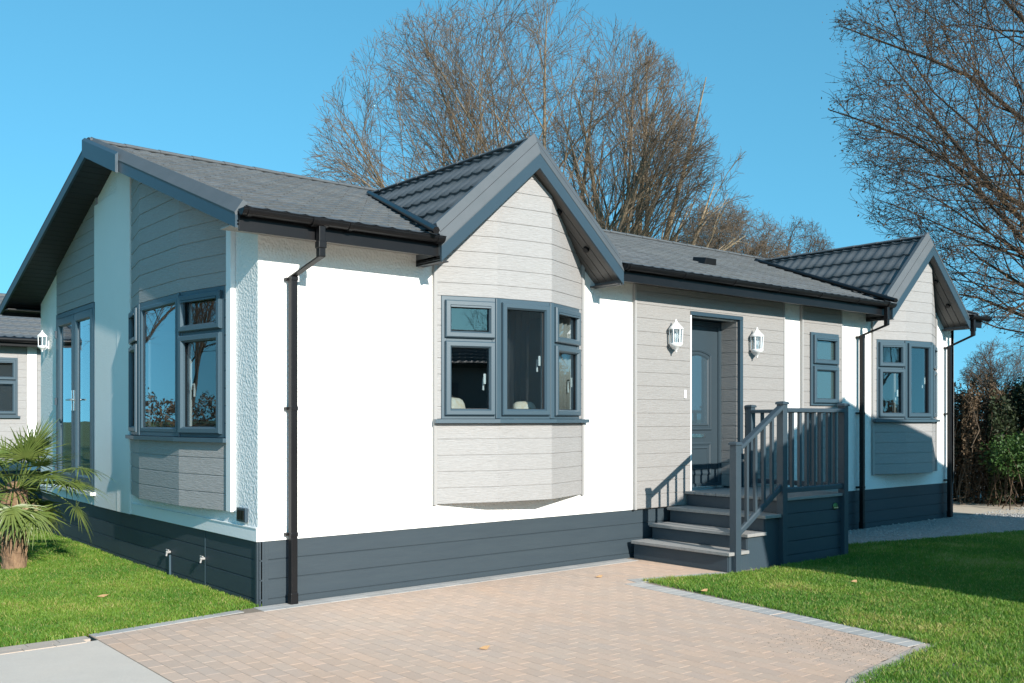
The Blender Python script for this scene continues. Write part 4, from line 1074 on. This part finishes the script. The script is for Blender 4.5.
# big tree: one broad dome over two close trunks
Y = 27; X = (572-512)/965*27
bare_tree('bare_tree', cw(X, Y), 21, stems_cam(19, -1.5, 7.7, 6.0, 5.5, 3.8, 2.6, .3, -100, 84), envc(-1.45, 7.7), (6.2, 5.2, 5.7), 'tall bare tree with wide domed crown behind the nearer roof gable', TG, r0=.14, base_r=.35, nchild=(11, 6, 5, 3), mats=(M_bark, M_twig), up=.08, wig=.035, spread=(14, 38), soft=(.84, 1.02), lf=.8)
Y = 28.5; X = (622-512)/965*28.5
bare_tree('bare_tree', cw(X, Y), 33, stems_cam(9, .45, 7.2, 3.5, 5.0, 2.6, 3.6, .12, -60, 88), envc(.45, 7.5), (3.7, 3.2, 5.2), 'tall bare tree with pale orange brown trunk just right of the nearer roof gable', TG, r0=.19, base_r=.34, nchild=(8, 5, 4, 3), mats=(M_bark3, M_twig), up=.12, wig=.045, spread=(16, 42), soft=(.8, 1.02), lf=.8)
Y = 48; X = (722-512)/965*Y
bare_tree('bare_tree', cw(X, Y), 44, stems_cam(11, 0, 9.0, 3.3, 3.5, 2.8, 6.0, .15, -85, 85), envc(0, 9.1), (3.7, 3.7, 3.5), 'small rounded brown bare tree above the roof between the two gables, left of a pair', TG, r0=.06, base_r=.22, nchild=(13, 9, 5, 3), mats=(M_bark2, M_twig), up=.05, wig=.10, thin=1.3, leaves=3000, leafmat=M_leafo)
Y = 56; X = (786-512)/965*Y
bare_tree('bare_tree', cw(X, Y), 45, stems_cam(9, 0, 10.4, 2.7, 3.2, 2.4, 7.5, .15, -80, 80), envc(0, 10.5), (3.0, 3.0, 3.1), 'small dark bare tree just left of the far roof gable', TG, r0=.07, base_r=.22, nchild=(10, 7, 5, 3), mats=(M_bark2, M_twig2), up=.1, wig=.12, thin=1.4)
# tree on the right, trunk outside the frame
M_leafo_ = mat('withered_leaves', (.17, .09, .035), .7, None, [(3, .7, (.07, .045, .02)), (9, .4, (.30, .15, .04))], transl=.3)
Y = 17; X = 11.2
sts = []
for (tx, tz_, ty) in ((-5.0, 9.3, 0), (-5.2, 7.4, .6), (-4.9, 5.5, -.6), (-4.0, 11, .5), (-3.8, 3.6, .4), (-4.6, 8.4, -1.5), (-3, 6.3, 2), (-4.4, 4.5, 1.2), (-2.5, 12.5, -.5), (-4.9, 6.6, -1.0), (2, 12, 1), (3, 9, -1), (0, 12.5, 0)):
    sts.append((0, 0, max(2.6, tz_*.62-1.0), LX*tx+LY*ty, -LY*tx+LX*ty, tz_))
bare_tree('bare_tree', cw(X, Y), 52, sts, envc(-.3, 8.1), (5.1, 5.1, 5.4), 'overhanging tree with few withered brown leaves at the right edge', TG, r0=.10, base_r=.32, nchild=(13, 7, 5, 3), mats=(M_bark2, M_twig2), up=.03, droop=.10, wig=.09, spread=(22, 52), leaves=8000, leafmat=M_leafo, thin=.85)
Y = 42; X = (1012-512)/965*Y
bare_tree('bare_tree', cw(X, Y), 61, stems_cam(7, 0, 2.6, 2.2, 2.6, 2.2, 1.2, .15, -80, 80), envc(0, 3.2), (2.2, 2.2, 2.3), 'low fuzzy bare tree beyond the hedge at the right edge', TG, r0=.10, base_r=.2, nchild=(12, 8, 6, 3), mats=(M_bark2, M_twig2), up=.1, thin=1.1)
# trees outside the frame (they show only as reflections): to the left and behind the camera
src = bare_tree('bare_tree', (-7.0, 27.0), 71, stems_cam(8, 0, 6.5, 3.6, 5, 3.6, 1.8, .2, -80, 80), envc(0, 6.8), (4.2, 4.2, 5.2), 'bare tree outside the picture that shows only as a reflection in the window panes', 'bare trees seen only in reflections', r0=.15, base_r=.3, nchild=(10, 7, 5), mats=(M_bark2, M_twig2))
for k, (x, y, s) in enumerate(((-14, 31, 1.1), (-10.5, 20, .7), (-19, 24, .9), (-16, -40, 1.0), (-6, -44, 1.1), (6, -42, .95), (16, -46, 1.1), (26, -43, 1.05))):
    c = src.copy(); COL.objects.link(c); c.location = (x, y, 0); c.scale = (s, s, s); c.rotation_euler = (0, 0, k*1.3)
    for ch in src.children: d = ch.copy(); COL.objects.link(d); d.parent = c

# hedges
def shrub(name, pts_fn, n, size, m, label, cat='hedge', seed=1, twigs=0, tm=None, loc=(0,0)):
    rg = np.random.default_rng(seed); t = empty(name, (*loc, 0), label=label, cat=cat)
    c = pts_fn(rg, n); s = rg.uniform(size*.5, size*1.3, n)[:, None]
    a = rg.normal(0, 1, (n, 3)); a /= np.linalg.norm(a, axis=1)[:, None]; b = np.cross(a, rg.normal(0, 1, (n, 3))); b /= np.linalg.norm(b, axis=1)[:, None]
    V = np.stack([c-a*s, c-b*s*.5, c+a*s, c+b*s*.5], 1).reshape(-1, 3)-np.array([loc[0], loc[1], 0]); P = Poly(); P.V = [V]; P.F = [np.arange(n*4).reshape(-1, 4)]; P.build('foliage', m, t)
    if twigs:
        P = Poly(); c = pts_fn(rg, twigs)-np.array([loc[0], loc[1], 0])
        for q in c:
            base = np.array([q[0]+rg.normal(0, .15), q[1]+rg.normal(0, .15), max(0, q[2]-rg.uniform(.5, 1.1))]); mid = (base+q)/2+rg.normal(0, .08, 3); tip = q+rg.normal(0, .1, 3)+np.array([0, 0, .12])
            P.tube(np.array([base, mid, q, tip]), [.012, .009, .006, .003], 3)
        P.build('stems', tm, t)
    return t
def hedge_fn(p, q, w, hfun):
    p, q = np.array(p), np.array(q)
    def f(rg, n):
        t = rg.random(n); d = q-p; nrm = np.array([-d[1], d[0]])/np.linalg.norm(d)
        H = np.array([hfun(x) for x in t]); z = H*rg.random(n)**.75; bul = 1-.35*(z/H)**3
        o = rg.uniform(-1, 1, n); o = np.sign(o)*np.abs(o)**.5*w/2*bul*(1+.25*np.sin(t*37)+.15*np.sin(t*91+z*4))
        z = z*(1+.06*np.sin(t*60)+.05*np.sin(t*133)); xy = p+d*t[:, None]+nrm*o[:, None]
        return np.c_[xy, z+rg.exponential(.04, n)]
    return f
M_hb = mat('brown_hedge_leaves', (.12, .08, .045), .8, None, [(1.2, .6, (.06, .045, .03)), (9, .5, (.20, .13, .07))], transl=.25)
M_hg = mat('dark_green_leaves', (.035, .05, .022), .6, None, [(2, .7, (.03, .03, .018)), (12, .5, (.06, .095, .028))], transl=.25)
M_hg2 = mat('bright_green_leaves', (.04, .095, .016), .6, None, [(8, .6, (.07, .14, .025))], transl=.3)
h0 = cw(7.7, 20.5); h1 = cw(11.2, 18.0); h2 = cw(13.5, 17.5)
shrub('hedge', hedge_fn(cw(7.0, 21.5), cw(9.6, 18.6), 1.5, lambda t: 2.05+.12*math.sin(t*9)), 60000, .035, M_hb, 'twiggy brown hedge directly beyond the far end of the white home', seed=2, twigs=1400, tm=M_twig, loc=cw(8.3, 20))
shrub('hedge', hedge_fn(cw(9.3, 18.9), cw(13.5, 17.0), 1.8, lambda t: 1.75+.9*min(1, t*2.5)+.15*math.sin(t*14)), 70000, .04, M_hg, 'dark green hedge at the right edge, right of the twiggy brown one', seed=3, twigs=900, tm=M_twig2, loc=cw(11, 18))
def blob(c, r):
    def f(rg, n):
        d = rg.normal(0, 1, (n, 3)); d /= np.linalg.norm(d, axis=1)[:, None]; return np.array(c)+d*np.array(r)*(rg.random(n)**.35)[:, None]*(1+.2*np.sin(d[:, :1]*7+d[:, 1:2]*5))
    return f
cc = cw(9.35, 17.4)
shrub('shrub', blob((cc[0], cc[1], .95), (.75, .75, .42)), 6000, .035, M_hg2, 'bright green shrub growing low in front of the dark hedge', 'shrub', seed=4, twigs=40, tm=M_twig2, loc=cc)
# offscreen hedge for reflections (left and behind)
shrub('hedge', hedge_fn((-18, 16), (-5.5, 24), 1.6, lambda t: 2.2), 16000, .07, M_hb, 'long brown hedge off to the left beyond the lawn', seed=6, loc=(-12, 20))
shrub('hedge', hedge_fn((-25, -36), (30, -38), 2.0, lambda t: 2.6), 16000, .13, M_hb, 'long hedge across the road opposite the driveway', seed=7, loc=(0, -37))

# ================================================================== PALM
M_palm = mat('palm_leaf', (.14, .20, .042), .4, None, [(5, .6, (.27, .29, .09)), (20, .5, (.055, .10, .024))], transl=.3)
M_palmd = mat('palm_dead_leaf', (.38, .30, .17), .7, None, [(8, .5, (.25, .2, .1))], transl=.2)
M_ptr = mat('palm_trunk_fibre', (.22, .13, .075), .95, ('noise', 30, .03, 1), [(8, .7, (.36, .24, .14)), (30, .5, (.10, .06, .04))], stretch=(1, 1, .4))
px, py = cw((14-512)/965*10.2, 10.2)
palm = empty('fan_palm', (px, py, 0), label='small fan palm with shaggy brown trunk on the left lawn', cat='palm')
b = MB(); rr = [(.13, -.02), (.12, .08), (.105, .25), (.11, .45), (.13, .65), (.12, .82), (.05, .95)]
b.lathe((px, py, 0), rr, 18)
for k in range(160):     # old leaf bases
    z = R.uniform(.02, .85); a = R.uniform(0, 6.28); r = .112; c_, s_ = math.cos(a), math.sin(a); w_ = R.uniform(.012, .028)
    p0 = Vector((px+c_*r*.9, py+s_*r*.9, z)); p1 = p0+Vector((c_*.035, s_*.035, R.uniform(.05, .12))); sd = Vector((-s_, c_, 0))*w_
    b.add([p0-sd, p0+sd, p1+sd*.3, p1-sd*.3, p0-sd+Vector((c_, s_, 0))*.014, p0+sd+Vector((c_, s_, 0))*.014], [(0,1,2,3), (4,5,2,3), (0,4,3), (1,5,2)])
b.build('trunk', M_ptr, palm)
def frond(az, el, plen, fan_r, m, droop=.3, nl=26):
    b = MB(); top = Vector((px, py, .86)); hd = Vector((math.cos(az), math.sin(az), 0)); d = hd*math.cos(el)+Vector((0,0,math.sin(el)))
    pts = []; p = top+hd*.05; dd = d.copy()
    for k in range(6):
        pts.append(p.copy()); p = p+dd*plen/5; dd = (dd+Vector((0,0,-.06*droop*3))).normalized()
    b.tube(pts, [.010, .009, .008, .007, .006, .005], 5)
    e = pts[-1]; fw = dd; sd = fw.cross(Vector((0,0,1))).normalized(); nm = sd.cross(fw).normalized()
    for k in range(nl):
        t = (k+.5)/nl; a = rad(-118+236*t)+R.gauss(0, .03); L = fan_r*(1-.22*abs(2*t-1)**2)*R.uniform(.72, 1.12)
        ld = fw*math.cos(a)+sd*math.sin(a); q = e.copy(); wv = ld.cross(nm).normalized(); kk = R.gauss(0, 1); nseg = 5; rows = []
        for s in range(nseg+1):
            f = s/nseg; wd = .012*(1-f)**.55*(.35+.65*min(1, f*3+.3)) if s < nseg else .001
            rows.append((q+wv*wd+nm*wd*.35, q-wd*0*wv-nm*.0, q-wv*wd+nm*wd*.35))
            sag = droop*(f**1.5)*(.9+kk*.5); ld2 = (ld+Vector((0,0,-1))*sag+nm*.08*(1-f)).normalized(); q = q+ld2*L/nseg
        vs_ = [v for r_ in rows for v in r_]; fs_ = []
        for s in range(nseg): o = s*3; fs_ += [(o, o+1, o+4, o+3), (o+1, o+2, o+5, o+4)]
        b.add(vs_, fs_)
    return b.build('frond', m, palm)
for k in range(20):
    frond(k*2.4+.3, rad(R.uniform(5, 80)), R.uniform(.28, .50), R.uniform(.34, .46), M_palm, R.uniform(.15, .6))
for k in range(9):
    frond(k*2.4*1.7+1.0, rad(R.uniform(-25, 5)), R.uniform(.30, .48), R.uniform(.34, .44), M_palm, R.uniform(.8, 1.4))
right = Vector((LX, -LY, 0)); ra = math.atan2(right.y, right.x)
for k in range(9): frond(k*2.4+.9, rad(R.uniform(15, 55)), R.uniform(.50, .68), R.uniform(.36, .44), M_palm, R.uniform(.7, 1.1), 20)
frond(ra-.1, rad(22), .60, .44, M_palm, .7); frond(ra+.2, rad(5), .62, .40, M_palm, 1.3); frond(ra-.4, rad(45), .42, .42, M_palm, .4)
for k in range(8): frond(k*.85+.5, rad(R.uniform(-65, -35)), .22, .34, M_palmd, 1.6, 16)
